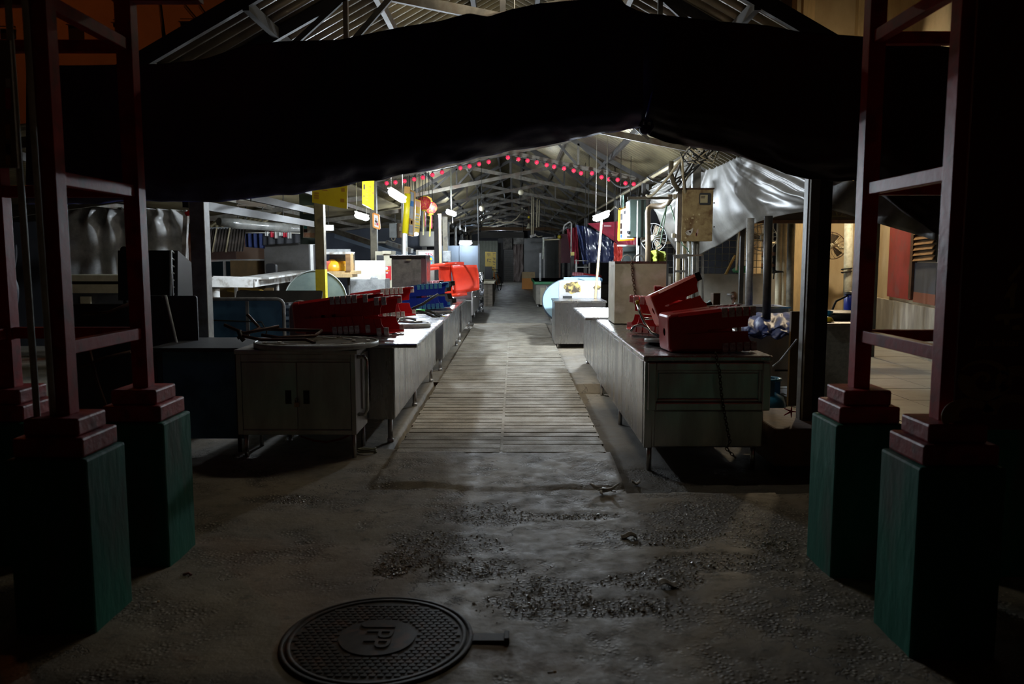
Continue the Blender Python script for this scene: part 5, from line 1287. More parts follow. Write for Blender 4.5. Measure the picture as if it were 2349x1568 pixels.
# cable tangle at the eave
rc = random.Random(2)
for i in range(9):
    a = P(rc.uniform(1555, 1625), rc.uniform(345, 365), 11.0); b_ = P(rc.uniform(1480, 1580), rc.uniform(400, 470), 11.6)
    mid = a.lerp(b_, .5) - V((rc.uniform(0, .2), rc.uniform(-.1, .1), rc.uniform(.05, .5)))
    pts = [a.lerp(mid, u).lerp(mid.lerp(b_, u), u) for u in [k / 10 for k in range(11)]]
    tag(MB().tube(pts, rc.choice((.008, .012, .018)), 6).build('loose_cable', (CORDK, PVC, STEELK)[i % 3]), '%s loose cable sagging from the eave tangle above the stained meter box' % ORD[i], 'cable', 'tangled cables above the stained meter box')
for i in range(7):
    a = P(1600 + rc.uniform(-25, 30), 352 + rc.uniform(-8, 12), 10.6)
    pts = [a + V((.16 * math.sin(k * .9 + i), .1 * math.cos(k * 1.3 + i), .09 * math.sin(k * 1.7 + 2 * i))) for k in range(9)]
    tag(MB().tube(pts, .009, 6).build('coiled_wire', (CORDK, CORD, PVC)[i % 3]), '%s knotted wire in the bunch under the hem of the right dark tarpaulin' % ORD[i], 'wire', 'bunched wires under the right tarpaulin hem')
for i, (pts, r_) in enumerate([([P(1540, 370, 11.2), P(1538, 395, 11.2), P(1545, 420, 11.2), P(1556, 436, 11.25)], .035), ([P(1562, 372, 11.2), P(1566, 400, 11.2), P(1570, 432, 11.25)], .028)]):
    tag(MB().tube(pts, r_, 10).build('flexible_conduit', COLO), ('left' if i == 0 else 'right') + ' thick flexible conduit dropping to the stained meter box', 'conduit')
# dark electric cabinet and lit sign
t = thing('electric_cabinet', 'dark green electric cabinet covering the right edge of the lit white sign', 'cabinet', P(1455, 510, 13.6))
MB().pbox(1444, 457, 1482, 544, 13.6, .35).build('body', M('dark_green_paint', (.014, .024, .019), (.011, .018, .014), rough=.45), t, bevel=.008)
MB().pbox(1440, 461, 1445, 541, 13.62, .3).build('edge_door', GALV, t)
MB().pbox(1438.5, 529, 1443.5, 535, 13.58, .05).build('latch', BLACK, t)
t, at, n = sign('lit_sign', 'brightly lit white sign with orange frame behind the dark electric cabinet', [(1421, 480), (1448, 470), (1453, 549), (1419, 551)], [14.3, 14.6, 14.6, 14.3], E('lit_sign_face', (.95, .95, .90), 1.3), [(.1, .16, .24, .36, INKG), (.1, .46, .2, .64, INK), (.1, .70, .22, .80, INK), (.12, .82, .2, .92, INKB), (.66, .42, .78, .50, INKR), (.62, .48, .7, .54, INKR), (.35, .1, .6, .2, INKG)], hang=1, fm=M('orange_frame', (.95, .42, .02), rough=.4))
tag(MB().tube([P(1388, 488, 13.2), P(1397, 486, 13.4), P(1404, 480, 13.7), P(1411, 473, 14.0), P(1421, 481, 14.2)], .012, 6).build('sign_cable', CORD), 'white cable from the right lamp to the lit white sign', 'cable')
for i in range(3):
    tag(MB().tube([P(1424 + 3 * i, 448, 14.2), P(1423 + 4 * i, 462, 14.3), P(1425 + 3 * i, 478, 14.35)], .007, 6).build('hanging_string', M('green_string', (.25, .4, .33), rough=.6) if i else CORD), '%s string holding up the lit white sign' % ORD[i], 'string', 'strings of the lit white sign')
t = thing('downpipe', 'brown pipe with bent elbow right of the dark electric cabinet', 'pipe', P(1487, 595, 13))
q = P(1487, 600, 13.0)
MB().tube([(q.x, q.y, 0), P(1487, 560, 13.0), P(1486, 488, 13.0), P(1488, 478, 13.0), P(1494, 473, 13.0), P(1520, 472, 12.8), P(1532, 466, 12.7), P(1538, 455, 12.6), P(1538, 446, 12.6)], .045, 12).build('tube', M('brown_pipe', (.16, .115, .065), (.10, .075, .05), rough=.5, scale=8), t)
q = P(1463, 600, 13.9)
tag(MB().cyl(P(1463, 460, 13.55), (P(1463, 460, 13.55).x, 13.55, 0), .012, 8).build('conduit', WHITEC), 'thin white conduit down the dark electric cabinet', 'conduit')
tag(MB().pbox(1468, 420, 1482, 787, 14.1, .12).build('dark_post', DARKM), 'dark post behind the electric cabinet', 'post')
for i, (a, b_) in enumerate((((1400, 410), (1445, 425)), ((1475, 425), (1510, 445)), ((1472, 430), (1498, 452)), ((1468, 428), (1462, 452)), ((1478, 436), (1520, 450)))):
    p0, p1 = P(*a, 14.6), P(*b_, 13.6); mid = p0.lerp(p1, .5) - V((0, 0, .16))
    tag(MB().tube([p0.lerp(mid, u).lerp(mid.lerp(p1, u), u) for u in [k / 8 for k in range(9)]], .022, 8).build('drooping_cable', CORDK), '%s thick black cable drooping to the dark electric cabinet' % ORD[i], 'cable', 'thick cables at the dark electric cabinet')
for i, (pts, m) in enumerate([([P(1530, 470, 12.4), P(1518, 510, 12.4), P(1508, 540, 12.4)], 'a'), ([P(1530, 470, 12.4), P(1522, 520, 12.4), P(1514, 562, 12.4), P(1508, 566, 12.4)], 'b'), ([P(1538, 470, 12.4), P(1548, 505, 12.4), P(1552, 520, 12.4)], 'c')]):
    tag(MB().tube(pts, .009, 6).build('green_rope', M('green_rope', (.14, .26, .17), rough=.7)), '%s green rope hanging between the brown pipe and the meter box' % ORD[i], 'rope', 'green ropes by the brown pipe')
def wall_fan(name, label, c, r, face, mat):
    c = V(c); q = V((0, 0, 1)).rotation_difference(V(face)).to_matrix()
    t = thing(name, label, 'fan', c)
    mb = MB()
    for k in range(18):
        a = 2 * PI * k / 18
        mb.tube([c + q @ V((.05 * math.cos(a), .05 * math.sin(a), .06)), c + q @ V((.6 * r * math.cos(a), .6 * r * math.sin(a), .065)), c + q @ V((r * math.cos(a), r * math.sin(a), 0)), c + q @ V((.6 * r * math.cos(a), .6 * r * math.sin(a), -.06))], .0035, 5)
    mb.tube([c + q @ V((r * math.cos(2 * PI * k / 28), r * math.sin(2 * PI * k / 28), 0)) for k in range(28)], .008, 6, closed=True)
    mb.build('cage', mat, t)
    for k in range(3):
        a = 2 * PI * k / 3 + .5; d = V((math.cos(a), math.sin(a), 0)); e = V((-d.y, d.x, 0))
        MB().prism([c + q @ (d * .03 - e * .02 + V((0, 0, -.012))), c + q @ (d * r * .85 - e * r * .32 + V((0, 0, -.02))), c + q @ (d * r * .88 + e * r * .25 + V((0, 0, .015))), c + q @ (d * .03 + e * .03 + V((0, 0, .012)))], q @ V((0, 0, .004))).build('blade', M('fan_blade', (.20, .16, .11), rough=.4), t)
    MB().lathe([(.03, .07), (.05, .05), (.055, -.05), (.075, -.07), (.07, -.18), (.03, -.20)], c, 16, q).build('motor', CREAMP, t)
    MB().tube([c + q @ V((0, 0, -.16)), c + q @ V((0, 0, -.16)) + V((.12, .02, -.10)), c + q @ V((0, 0, -.16)) + V((.26, .06, -.09))], .025, 8).build('bracket', CREAMP, t)
    return t
wall_fan('wall_fan', 'pale caged fan hanging beside the brown pipe', P(1499, 545, 13.6), .24, (-.55, -.8, -.1), GALV)
t = wall_fan('wall_fan', 'brown-bladed wall fan on the cream wall at the right', P(1907, 563, 15.2), .27, (-.6, -.7, -.35), RUST)
t = wall_fan('wall_fan', 'dim fan before the pale back wall left of the right front column', P(1750, 545, 15.2), .25, (-.4, -.9, 0), GALV)
# clothes, meshes and the low tiled wall
o = tag(MB().grid(24, 16, lambda u, v: P(lerp(1489, 1530, u), lerp(572 + 12 * abs(u - .4), 606, v), 13.3) + V((0, .10 * math.sin(u * 13) + .05 * nz(u * 6, v * 6, 2), 0))).build('green_cloth', M('olive_green_cloth', (.16, .18, .01), (.09, .10, .008), rough=.7), solid=.004), 'olive green cloth bundle behind the tall steel box', 'cloth')
t = thing('cloth_stand', 'low dark stand under the olive green cloth bundle', 'stand', (2.35, 13.3, 0)); a, b_ = P(1489, 605, 13.3), P(1530, 605, 13.3); MB().ab(a.x, b_.x, 13.15, 13.6, 0, a.z).build('box', TDARK, t)
struct(tag(MB().ab(2.7, 5.1, 15.0, 15.25, 0, P(1600, 628, 15).z).build('wall_right', GTILE, keep=True), 'low tiled wall behind the right stalls'))
mb = MB(); z0, z1 = P(1600, 628, 15.1).z, P(1600, 505, 15.1).z
for i in range(17): x = 2.75 + i * .13; mb.cyl((x, 15.12, z0), (x, 15.12, z1), .006, 5)
for j in range(9): z = lerp(z0, z1, j / 8); mb.cyl((2.75, 15.12, z), (4.85, 15.12, z), .006, 5)
tag(mb.build('mesh_screen', M('rusty_mesh', (.20, .19, .14), (.12, .11, .08), rough=.6, metal=.3)), 'wire mesh screen on top of the low tiled wall', 'mesh')
for x in (1528, 1620): pass
tag(MB().pbox(1519, 634, 1539, 672, 14.9, .10).build('whiteboard', WHITEC), 'bright white panel behind the open grey steel rack', 'panel')
tag(MB().cyl(P(1697, 505, 14.6), P(1689, 620, 14.6), .02, 8).build('pole', PVC), 'thin pale pole leaning on the wire mesh', 'pole')
tag(MB().bar(P(1686, 585, 15.06), P(1664, 629, 14.98), .04, .03).build('stick', M('ochre_stick', (.30, .18, .04), rough=.6)), 'ochre stick leaning on the wire mesh', 'stick')
tag(MB().lathe([(.02, 0), (.16, .01), (.19, .06), (.10, .13), (.02, .14)], P(1702, 626, 14.9), 14).build('green_bundle', M('green_net', (.02, .12, .04), rough=.8)), 'dark green bundle on the low tiled wall', 'bundle')
t = thing('tap', 'old tap and stain on the low tiled wall', 'tap', P(1683, 680, 14.9))
MB().cyl(P(1683, 685, 14.9), P(1683, 672, 14.98), .05, 10).build('valve', RUST, t); MB().tube([P(1683, 685, 14.9), P(1683, 690, 14.7), P(1682, 700, 14.7)], .03, 8).build('spout', RUST, t); MB().cyl(P(1668, 675, 14.92), P(1683, 675, 14.92), .02, 8).build('stem', GALV, t)
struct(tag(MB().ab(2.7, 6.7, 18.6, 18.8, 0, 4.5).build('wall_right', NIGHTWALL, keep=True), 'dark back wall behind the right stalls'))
# tarpaulins in red and blue by the far right stalls
def cloth(name, label, tl, tr, br, bl, Y, m, amp=.12, fr=3, cat='tarpaulin'):
    Ys = Y if isinstance(Y, (list, tuple)) else [Y] * 4
    p = [P(q[0], q[1], y) for q, y in zip((tl, tr, br, bl), Ys)]
    def fn(u, v):
        return p[0].lerp(p[1], u).lerp(p[3].lerp(p[2], u), v) + V((0, amp * nz(u * fr, v * fr * .6, fr) + amp * .4 * nz(u * fr * 3, v * fr, 7), 0))
    return tag(MB().grid(30, 20, fn).build(name, m, solid=.005), label, cat)
RTARP = M('red_canvas', (.42, .03, .06), (.30, .02, .045), rough=.5, scale=4)
BLTARP = M('blue_black_tarp', (.015, .02, .055), (.03, .04, .10), rough=.3, scale=4)
can = cloth('canopy', 'red canvas canopy with a pointed corner behind the right hanging lamp', (1347, 512), (1462, 505), (1462, 575), (1420, 560), [17.0, 16.0, 16.0, 16.6], RTARP, .1)
hung = cloth('red_cloth', 'shiny red cloth corner hanging below the red canopy', (1408, 555), (1440, 575), (1432, 600), (1408, 600), 16.2, M('shiny_red', (.50, .06, .04), (.35, .03, .03), rough=.25, scale=5), .15, 4, 'cloth'); cords(hung, [P(1410, 556, 16.2)])
hung = cloth('tarpaulin', 'dark blue tarpaulin sheet under the red canopy', (1340, 516), (1420, 556), (1412, 602), (1350, 602), [18, 17, 17, 18], BLTARP, .2, 5); cords(hung, [P(1342, 517, 18), P(1416, 555, 17)])
hung = cloth('tarpaulin', 'blue woven tarpaulin hanging on the far right columns', (1322, 515), (1346, 520), (1356, 606), (1338, 606), 21, BTARP, .2, 4); cords(hung, [P(1323, 515.5, 21), P(1344, 520, 21)])
hung = cloth('red_cloth', 'dark red cloth strip hung left of the blue woven tarpaulin', (1300, 525), (1326, 520), (1328, 605), (1312, 605), 24, RTARP, .2, 4, 'cloth'); cords(hung, [P(1302, 525, 24), P(1324, 521, 24)])
mb = MB()
for k in range(6): mb.prism([P(1386 + k * 2.8, 516 + k * .1, 15.9), P(1388 + k * 2.8, 516 + k * .1, 15.9), P(1388 + k * 2.8, 519.5, 15.9), P(1386 + k * 2.8, 519.5, 15.9)], (0, -.004, 0))
mb.build('lettering', M('pale_print', (.4, .3, .3), rough=.5), can)
cords(can, [P(1350, 513, 16.9), P(1408, 509, 16.5), P(1460, 506, 16.0)])
t = thing('shelf_frame', 'small white wire shelf by the far right columns', 'shelf', P(1338, 615, 20))
for x in (1322, 1352): q = P(x, 595, 20); MB().bar((q.x, 20, 0), q, .03, .03).build('upright', WHITEP, t)
for y in (597, 612): MB().pbox(1322, y, 1354, y + 1.5, 20, .4).build('shelf_board', WHITEP, t)
# timber pole
tag(MB().bar(P(1380, 505, 14.1), (P(1366, 640, 14.1).x, 14.1, .8), .035, .06).build('timber_pole', WOODL), 'long pale timber pole leaning beside the right lamp', 'pole')
for i, x in enumerate((1436, 1462)):
    q0, q1 = P(x - 9, 594, 9.4), P(x + 14, 594, 9.4)
    tag(MB().tube([V((P(x - 9, 596, 9.62).x, 9.62, .80)), P(x - 9, 596, 9.62), P(x - 6, 588, 9.62), P(x + 3, 584, 9.62), P(x + 11, 588, 9.62), P(x + 14, 596, 9.62), V((P(x + 14, 596, 9.62).x, 9.62, .80))], .01, 6).build('wire_hoop', GALV), ('left' if i == 0 else 'right') + ' thin wire hoop standing behind the tall steel box', 'hoop')
tag(MB().bar(P(1416, 563, 14.9), P(1464, 563, 14.9), .03, .03).build('rail', WHITEP), 'thin white rail below the lit sign', 'rail')
q = P(1464, 563, 14.9); tag(MB().bar(q, (q.x, q.y, 0), .03, .03).build('rail_post', WHITEP), 'white post of the rail below the lit sign', 'post')
tag(MB().pbox(1427, 565, 1462, 762, 15.4, .1).build('plywood_sheet', M('dark_green_panel', (.02, .03, .028), rough=.6)), 'dark green panel below the lit sign', 'panel')

# poles, sink and grey stall at the right
for px, y0, y1, YY, r_, m, lb in ((1718, 500, 712, 8.9, .042, GALV, 'bright galvanised pole left of the right front column'), (1759, 495, 722, 8.6, .045, DARKM, 'dark round pole beside the bright galvanised pole'), (1785, 508, 697, 13.5, .05, PVC, 'first pale pipe strapped together behind the dark pole'), (1796, 508, 697, 13.5, .052, PVC, 'second pale pipe strapped together behind the dark pole'), (1812, 508, 720, 13.2, .06, COLO, 'olive pipe left of the right front column'), (1944, 512, 748, 14.6, .075, CONDUIT, 'grey pipe holding the brown-bladed wall fan')):
    a, b_ = P(px + (4 if px < 1800 else 3), y0, YY), P(px, y1, YY)
    if px in (1718, 1759): b_ = V((b_.x, b_.y, .64))
    else: b_ = V((b_.x, b_.y, 0))
    tag(MB().cyl(a, b_, r_, 12).build('pole', m), lb, 'pole')
tag(MB().tube([P(1777 + 4 * math.cos(k), 622 + math.sin(k) * 2, 13.4) for k in range(7)] + [P(1797, 623, 13.4), P(1776, 625, 13.4), P(1774, 640, 13.4)], .012, 6).build('strap', RUBBER), 'black strap tying the two pale pipes', 'strap')
tag(MB().tube([P(1785, 570, 13.5)] + [P(1778, 596 + 10 * math.sin(k * .7), 13.8) + V((.07 * math.cos(k * .7), 0, 0)) for k in range(10)], .008, 6).build('coiled_wire', CORDK), 'thin coiled cord hanging by the pale pipes', 'cord')
tag(MB().tube([P(1942, 628, 14.6) + V((.088 * math.cos(k * .45), .088 * math.sin(k * .45), .004 * k)) for k in range(30)], .012, 6).build('strap', RUBBER), 'black strap round the grey fan pipe', 'strap')
t = thing('steel_stall', 'low grey steel stall cabinet behind the right front column', 'cabinet', (2.9, 8.6, 0))
a, b_ = P(1700, 880, 8.3), P(1846, 762, 8.3)
MB().ab(a.x, b_.x, 8.3, 9.6, .16, b_.z).build('body', STEELD, t, bevel=.008)
MB().ab(a.x + .35, b_.x, 8.285, 8.3, .32, .335).build('seam', DARKM, t)
for x in (a.x + .1, a.x + .4, b_.x - .05): MB().cyl((x, 8.36, -.1), (x, 8.36, .16), .02, 8).build('leg', DARKM, t)
t = thing('steel_sink', 'shallow stainless sink trough behind the blue tarpaulin bundle', 'sink', P(1760, 710, 9.3))
a, b_ = P(1668, 722, 9.25), P(1806, 697, 9.25)
mb = MB(); mb.ab(a.x, b_.x, 9.2, 9.22, .58, a.z + .10); mb.ab(a.x, b_.x, 9.66, 9.68, .58, a.z + .10); mb.ab(a.x, a.x + .02, 9.22, 9.66, .58, a.z + .10); mb.ab(b_.x - .02, b_.x, 9.22, 9.66, .58, a.z + .10); mb.ab(a.x, b_.x, 9.2, 9.68, .57, .60)
mb.build('trough', STEELD, t)
MB().frame(a.x - .02, b_.x + .02, a.z + .08, a.z + .10, 9.17, .01, .04).build('rim', CHROME, t)
def bundle(u, v):
    x = lerp(1692, 1818, u); y = lerp(718, 774 + 6 * nz(u * 5, 1, 1), v)
    p = P(x, y, lerp(9.0, 8.1, math.sin(min(1, v * 1.15) * PI / 2)))
    return p + V((0, -.10 * nz(u * 5, v * 4, 3) - .04 * nz(u * 14, v * 11, 5), .05 * nz(u * 6, v * 3, 8)))
tag(MB().grid(60, 30, bundle).build('tarpaulin_bundle', BTARP, solid=.006), 'crumpled blue woven tarpaulin over the grey steel stall', 'tarpaulin')
tag(MB().pbox(1808, 714, 1836, 930, 8.0, .05).build('brown_board', BROWN), 'brown board tucked behind the right front column', 'board')
t = thing('gas_cylinder', 'blue gas cylinder behind the end of the right counter', 'gas cylinder', P(1772, 960, 7.0))
q = P(1772, 960, 7.0); cx = q.x
MB().lathe([(.11, .02), (.125, .05), (.14, .10), (.14, .30), (.12, .36), (.06, .395), (.03, .40)], (cx, 7.1, -.10), 24).build('tank', GASB, t)
MB().lathe([(.135, -.01), (.135, .04), (.13, .04)], (cx, 7.1, -.10), 24).build('foot_ring', GASB, t)
mb = MB()
for k in range(3):
    a = 2 * PI * k / 3 + .4; mb.bar((cx + .085 * math.cos(a), 7.1 + .085 * math.sin(a), .22), (cx + .085 * math.cos(a), 7.1 + .085 * math.sin(a), .42), .05, .012)
mb.tube([(cx + .09 * math.cos(2 * PI * k / 20), 7.1 + .09 * math.sin(2 * PI * k / 20), .42) for k in range(20)], .014, 8, closed=True)
mb.build('collar', GASB, t)
MB().cyl((cx, 7.1, .29), (cx, 7.1, .37), .022, 10).build('valve', CHROME, t)
# brown block under the right column
t = thing('brown_block', 'brown concrete block carrying the right front column', 'block', (2.1, 6.0, 0))
MB().ab(1.90, 2.52, 5.72, 6.55, -.02, .262).build('body', M('brown_concrete', (.17, .085, .035), (.11, .06, .03), rough=.7, scale=5, bump=.2, bscale=20), t, bevel=.015)
tag(MB().lathe([(.02, 0), (.07, .01), (.08, .05), (.04, .07)], (P(1812, 915, 7.6).x, 7.6, -.004), 9).build('stone', M('pale_stone', (.33, .28, .2), rough=.9)), 'pale stone on the ground behind the right front column', 'stone')
t = thing('red_ribbon', 'frayed red ribbon tied low on the right front column', 'ribbon', P(1812, 943, 5.95))
for k in range(5):
    a = 2 * PI * k / 5; q = P(1815, 943, 5.93); MB().tube([q, q + V((.05 * math.cos(a) - .02, -.02, .045 * math.sin(a)))], [.008, .003], 6).build('strand', INKR, t)
# grey stall box with blue drum
t = thing('steel_stall', 'tall grey steel stall side between the right front column and the red gate frame', 'cabinet', (3.6, 9.2, 0))
a, b_ = P(1884, 940, 8.2), P(1990, 748, 8.2)
MB().ab(a.x, b_.x, 8.2, 9.4, .02, b_.z).build('body', M('speckled_steel', (.42, .46, .45), (.30, .33, .32), rough=.5, metal=.1, scale=22), t, bevel=.006)
MB().ab(a.x - .02, b_.x, 8.18, 9.42, b_.z, b_.z + .03).build('worktop', STEELD, t)
zt = b_.z + .03
tag(MB().lathe([(.02, 0), (.30, .01), (.34, .05), (.2, .09), (.03, .10)], (P(1918, 742, 8.8).x, 8.8, zt), 18).build('black_bag', BLACK), 'flat black plastic bag on the tall grey stall', 'bag')
t = thing('blue_drum', 'bright blue plastic drum behind the grey stall at the right', 'drum', P(1925, 735, 9.9))
q = P(1925, 735, 9.6)
MB().lathe([(.085, 0), (.09, .02), (.09, .06), (.085, .07), (.09, .08), (.09, .23), (.08, .25)], (q.x, 9.25, zt), 20).build('body', BLUEP, t)
MB().lathe([(.092, .25), (.092, .275), (.03, .285)], (q.x, 9.25, zt), 20).build('lid', BLACK, t)
MB().tube([(q.x - .08, 9.2, zt + .24), (q.x - .25, 9.1, zt + .18), (q.x - .36, 8.95, zt + .06)], .012, 8).build('hose', RUBBER, t)
tag(MB().lathe([(.07, 0), (.09, .10), (.0, .12)], (P(1890, 740, 8.6).x, 8.6, zt), 14).build('blue_bucket', M('sky_blue', (.02, .25, .55), rough=.4)), 'small sky blue tub behind the right front column', 'bucket')
tag(MB().lathe([(.015, 0), (.08, .01), (.05, .05), (.01, .06)], (P(1903, 745, 8.35).x - .03, 8.35, zt), 8).build('yellow_cloth', SIGNY), 'crumpled yellow cloth beside the black bag', 'cloth')

# ================================================================== RIGHT BUILDING
zc = 8.5
yb = 16.0
x0, x1 = P(1842, 600, yb).x - .3, P(1962, 600, yb).x
struct(tag(MB().ab(x0, x1 + .9, yb, yb + .3, 0, zc).build('wall_back', CREAM, keep=True), 'stained cream wall facing the right alley, with the fan'))
for i, px in enumerate((1955, 1833, 1732)):
    q = P(px, 600, yb - .1); struct(tag(MB().ab(q.x - .11, q.x + .11, yb - .14, yb + .02, 0, zc).build('trim_%d' % (i + 1), M('pale_pilaster%d' % i, (.58, .44, .24), (.42, .32, .18), rough=.7, scale=3, stretch=(2, 2, .4)), keep=True), '%s pale pilaster on the cream wall' % ORD[i]))
struct(tag(MB().ab(P(1700, 600, 17).x, x0 + .02, 17.0, 17.2, 0, zc).build('wall_back', M('grey_white_wall', (.20, .20, .19), (.14, .14, .13), rough=.8, scale=3), keep=True), 'dim grey wall behind the pale pipes'))
a, b_ = P(1738, 600, 16.95), P(1806, 600, 16.95)
for i, (ya, yb_) in enumerate(((578, 586), (604, 612))):
    q0, q1 = P(1760, yb_, 16.9), P(1776, ya, 16.9)
    struct(tag(MB().ab(a.x, b_.x, 16.96, 17.01, q0.z, q1.z).build('trim_%d' % (i + 4), M('brown_band%d' % i, (.10, .05, .035), rough=.6), keep=True), '%s brown tile band on the dim grey wall' % ('upper' if i == 0 else 'lower')))
struct(tag(MB().pbox(1800, 560, 1814, 720, 16.9, .1).build('door_1', M('dark_blue_door', (.03, .04, .06), rough=.5), keep=True), 'narrow dark blue door behind the pale pipes'))
# side wall with red shutter, louvres: runs from A (far) to B (near)
A, B_ = V((6.95, 15.9, 0)), V((6.05, 11.2, 0))
dw = (B_ - A).normalized(); nw = V((dw.y, -dw.x, 0)); nw = nw if nw.x < 0 else -nw
def onw(px, py):
    d = ray(px, py); o = V((0, 0, CAMH)); k = (A - o).dot(nw) / d.dot(nw); return o + d * k
def wpan(mb, x0, y0, x1, y1, off=.0, dep=.04):
    a, b_, c_, d_ = onw(x0, y1), onw(x1, y1), onw(x1, y0), onw(x0, y0)
    zt, zb = (c_.z + d_.z) / 2, (a.z + b_.z) / 2
    p = [V((a.x, a.y, zb)), V((b_.x, b_.y, zb)), V((b_.x, b_.y, zt)), V((a.x, a.y, zt))]
    return mb.prism([q + nw * off for q in p], nw * dep)
mb = MB(); q = [A + V((0, 0, 0)), B_ + dw * 3, B_ + dw * 3 + V((0, 0, zc)), A + V((0, 0, zc))]
mb.prism(q, -nw * .25); struct(tag(mb.build('wall_right', CREAM, keep=True), 'weathered cream side wall of the right alley'))
mb = MB(); q = [A, B_ + dw * 3, B_ + dw * 3 + V((0, 0, .78)), A + V((0, 0, .78))]
mb.prism(q, nw * .06); struct(tag(mb.build('baseboard_right', GREYWALL, keep=True), 'tall grey cement dado along the right alley wall'))
t = thing('window_shutter', 'red painted shutter with louvred window beside it on the right alley wall', 'window', onw(2075, 690))
wpan(MB(), 2041, 500, 2093, 683, .0, .05).build('red_panel', M('faded_red_paint', (.30, .03, .03), (.22, .025, .025), rough=.6, scale=3, c3=(.2, .05, .05), s3=4), t)
wpan(MB(), 2093, 500, 2099, 686, .0, .07).build('jamb', RUST, t)
wpan(MB(), 2099, 500, 2150, 600, -.0, .02).build('louvre_back', BLACK, t)
for k in range(6):
    a, b_ = onw(2100, 535 + k * 12), onw(2150, 528 + k * 12.5)
    MB().bar(a + nw * .05, b_ + nw * .05, .07, .012, up=nw + V((0, 0, .5))).build('louvre', WOOD, t)
wpan(MB(), 2099, 602, 2150, 672, .0, .03).build('grey_panel', M('blue_grey_sheet', (.06, .07, .09), rough=.6), t)
wpan(MB(), 2099, 672, 2150, 696, .0, .035).build('brown_panel', M('brown_red_sheet', (.22, .08, .05), rough=.6), t)
# fascia board with faded characters
t = thing('fascia_sign', 'dark fascia board with a faded old character over the right alley', 'sign', P(1930, 490, 12))
a, b_ = P(1700, 512, 12.0), P(2030, 452, 12.0)
MB().ab(a.x, b_.x, 12.0, 12.06, a.z, b_.z).build('board', M('dark_brown_fascia', (.035, .025, .018), (.028, .02, .014), rough=.6), t)
ch = M('faded_character', (.085, .07, .03), (.06, .05, .02), rough=.7)
q = P(1926, 484, 11.99); MB().text('豆', .24, Matrix.Translation(q) @ Matrix.Rotation(PI / 2, 4, 'X'), .003).build('character', ch, t)
MB().ab(a.x, b_.x, 11.98, 12.0, a.z, a.z + .05).build('lower_edge', RUST, t)
for x in (a.x + .05, b_.x - .05): MB().bar((x, 12.09, b_.z), (x, 12.09, 0), .06, .06).build('support', DARKM, t)

# ================================================================== FAR END
FE = 50.5
def far(px, m, name, lab, dep=.2, Y=FE, cat='panel', kind=None):
    o = MB().pbox(*px, Y, dep).build(name, m); tag(o, lab, cat, kind=kind); return o
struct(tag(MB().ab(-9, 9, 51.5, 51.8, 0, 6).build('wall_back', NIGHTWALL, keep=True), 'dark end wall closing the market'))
def shutter(x0, y0, x1, y1, lb, m):
    t = thing('roller_shutter', lb, 'shutter', P((x0 + x1) / 2, y1, FE))
    a, b_ = P(x0, y1, FE), P(x1, y0, FE); n = 16
    for i in range(n): MB().ab(a.x, b_.x, FE, FE + .05 + .03 * (i % 2), lerp(.0, b_.z, i / n), lerp(.0, b_.z, (i + 1) / n) - .02).build('slat', m, t)
    return t
shutter(1156, 572, 1178, 645, 'dark ribbed roller shutter at the far end of the walkway', M('shutter_grey', (.075, .07, .06), (.05, .048, .04), rough=.5, scale=3))
cloth('plastic_sheet', 'pale translucent sheet at the far end beside the shutter', (1178, 560), (1201, 560), (1200, 646.5), (1178, 646.5), 50, M('pale_mauve_sheet', (.26, .21, .19), (.14, .11, .10), rough=.4, stretch=(4, 4, .5), scale=3), .3, 6, 'sheet')
far((1154, 545, 1175, 572), M('cluttered_grey', (.16, .145, .125), (.05, .045, .04), rough=.7, scale=5), 'hoarding', 'grey hoarding over the far roller shutter')
far((1178, 530, 1201, 560), M('pale_hoarding', (.30, .29, .26), (.12, .11, .1), rough=.7, scale=4), 'hoarding', 'pale hoarding over the far translucent sheet')
far((1143, 535, 1154, 650), BLACK, 'post', 'black post left of the far roller shutter', .3, 44, 'post')
far((1098, 521, 1330, 528), WOOD, 'cross_beam', 'brown beam crossing the far end of the roof', .2, 45, 'beam')
mb = MB(); a, b_ = P(1100, 545, 43), P(1202, 532, 43); corr(mb, (a.x, 43, a.z), (0, .3, .1), (1, 0, 0), .35, b_.x - a.x, .3, .05)
o = far((1100, 532, 1202, 545), M('brown_grey_pelmet', (.085, .075, .06), (.06, .055, .045), rough=.6, stretch=(.3, 1, 8), scale=3), 'pelmet', 'brown-grey sheet pelmet across the far left half', .1, 43)
mb.bm.free(); cords(o, [P(1102, 533, 43.1), P(1200, 533, 43.1)], .02)
t = thing('corrugated_screen', 'pale lit corrugated screen behind the yellow far banner', 'screen', P(1120, 600, 41))
mb = MB(); a, b_ = P(1084, 640, 41), P(1142, 552, 41); corr(mb, (a.x, 41, .3), (0, 0, 1), (1, 0, 0), b_.z - .3, b_.x - a.x, .16, .03)
mb.build('sheet', M('pale_green_sheet', (.55, .58, .48), (.45, .48, .4), rough=.5), t, solid=.004)
MB().ab(a.x, b_.x, 41.1, 41.2, 0, .4).build('base', GREYWALL, t)
t, at, n = sign('banner', 'yellow banner with brown characters at the far left of the walkway', [(1113, 577), (1138, 578), (1137, 624), (1113, 611)], 36, M('mustard_banner', (.62, .42, .02), (.5, .34, .02), rough=.4), [(.15, .10, .5, .13, INK), (.2, .17, .5, .2, INK), (.3, .22, .34, .28, INK), (.7, .06, .95, .09, INK), (.75, .13, .8, .17, INK), (.2, .42, .26, .62, INK), (.26, .42, .55, .45, INK), (.3, .55, .55, .58, INK), (.7, .3, .95, .33, INK), (.78, .36, .9, .4, INK), (.7, .5, .95, .54, INK), (.78, .62, .92, .66, INK), (.7, .8, .95, .84, INK)])
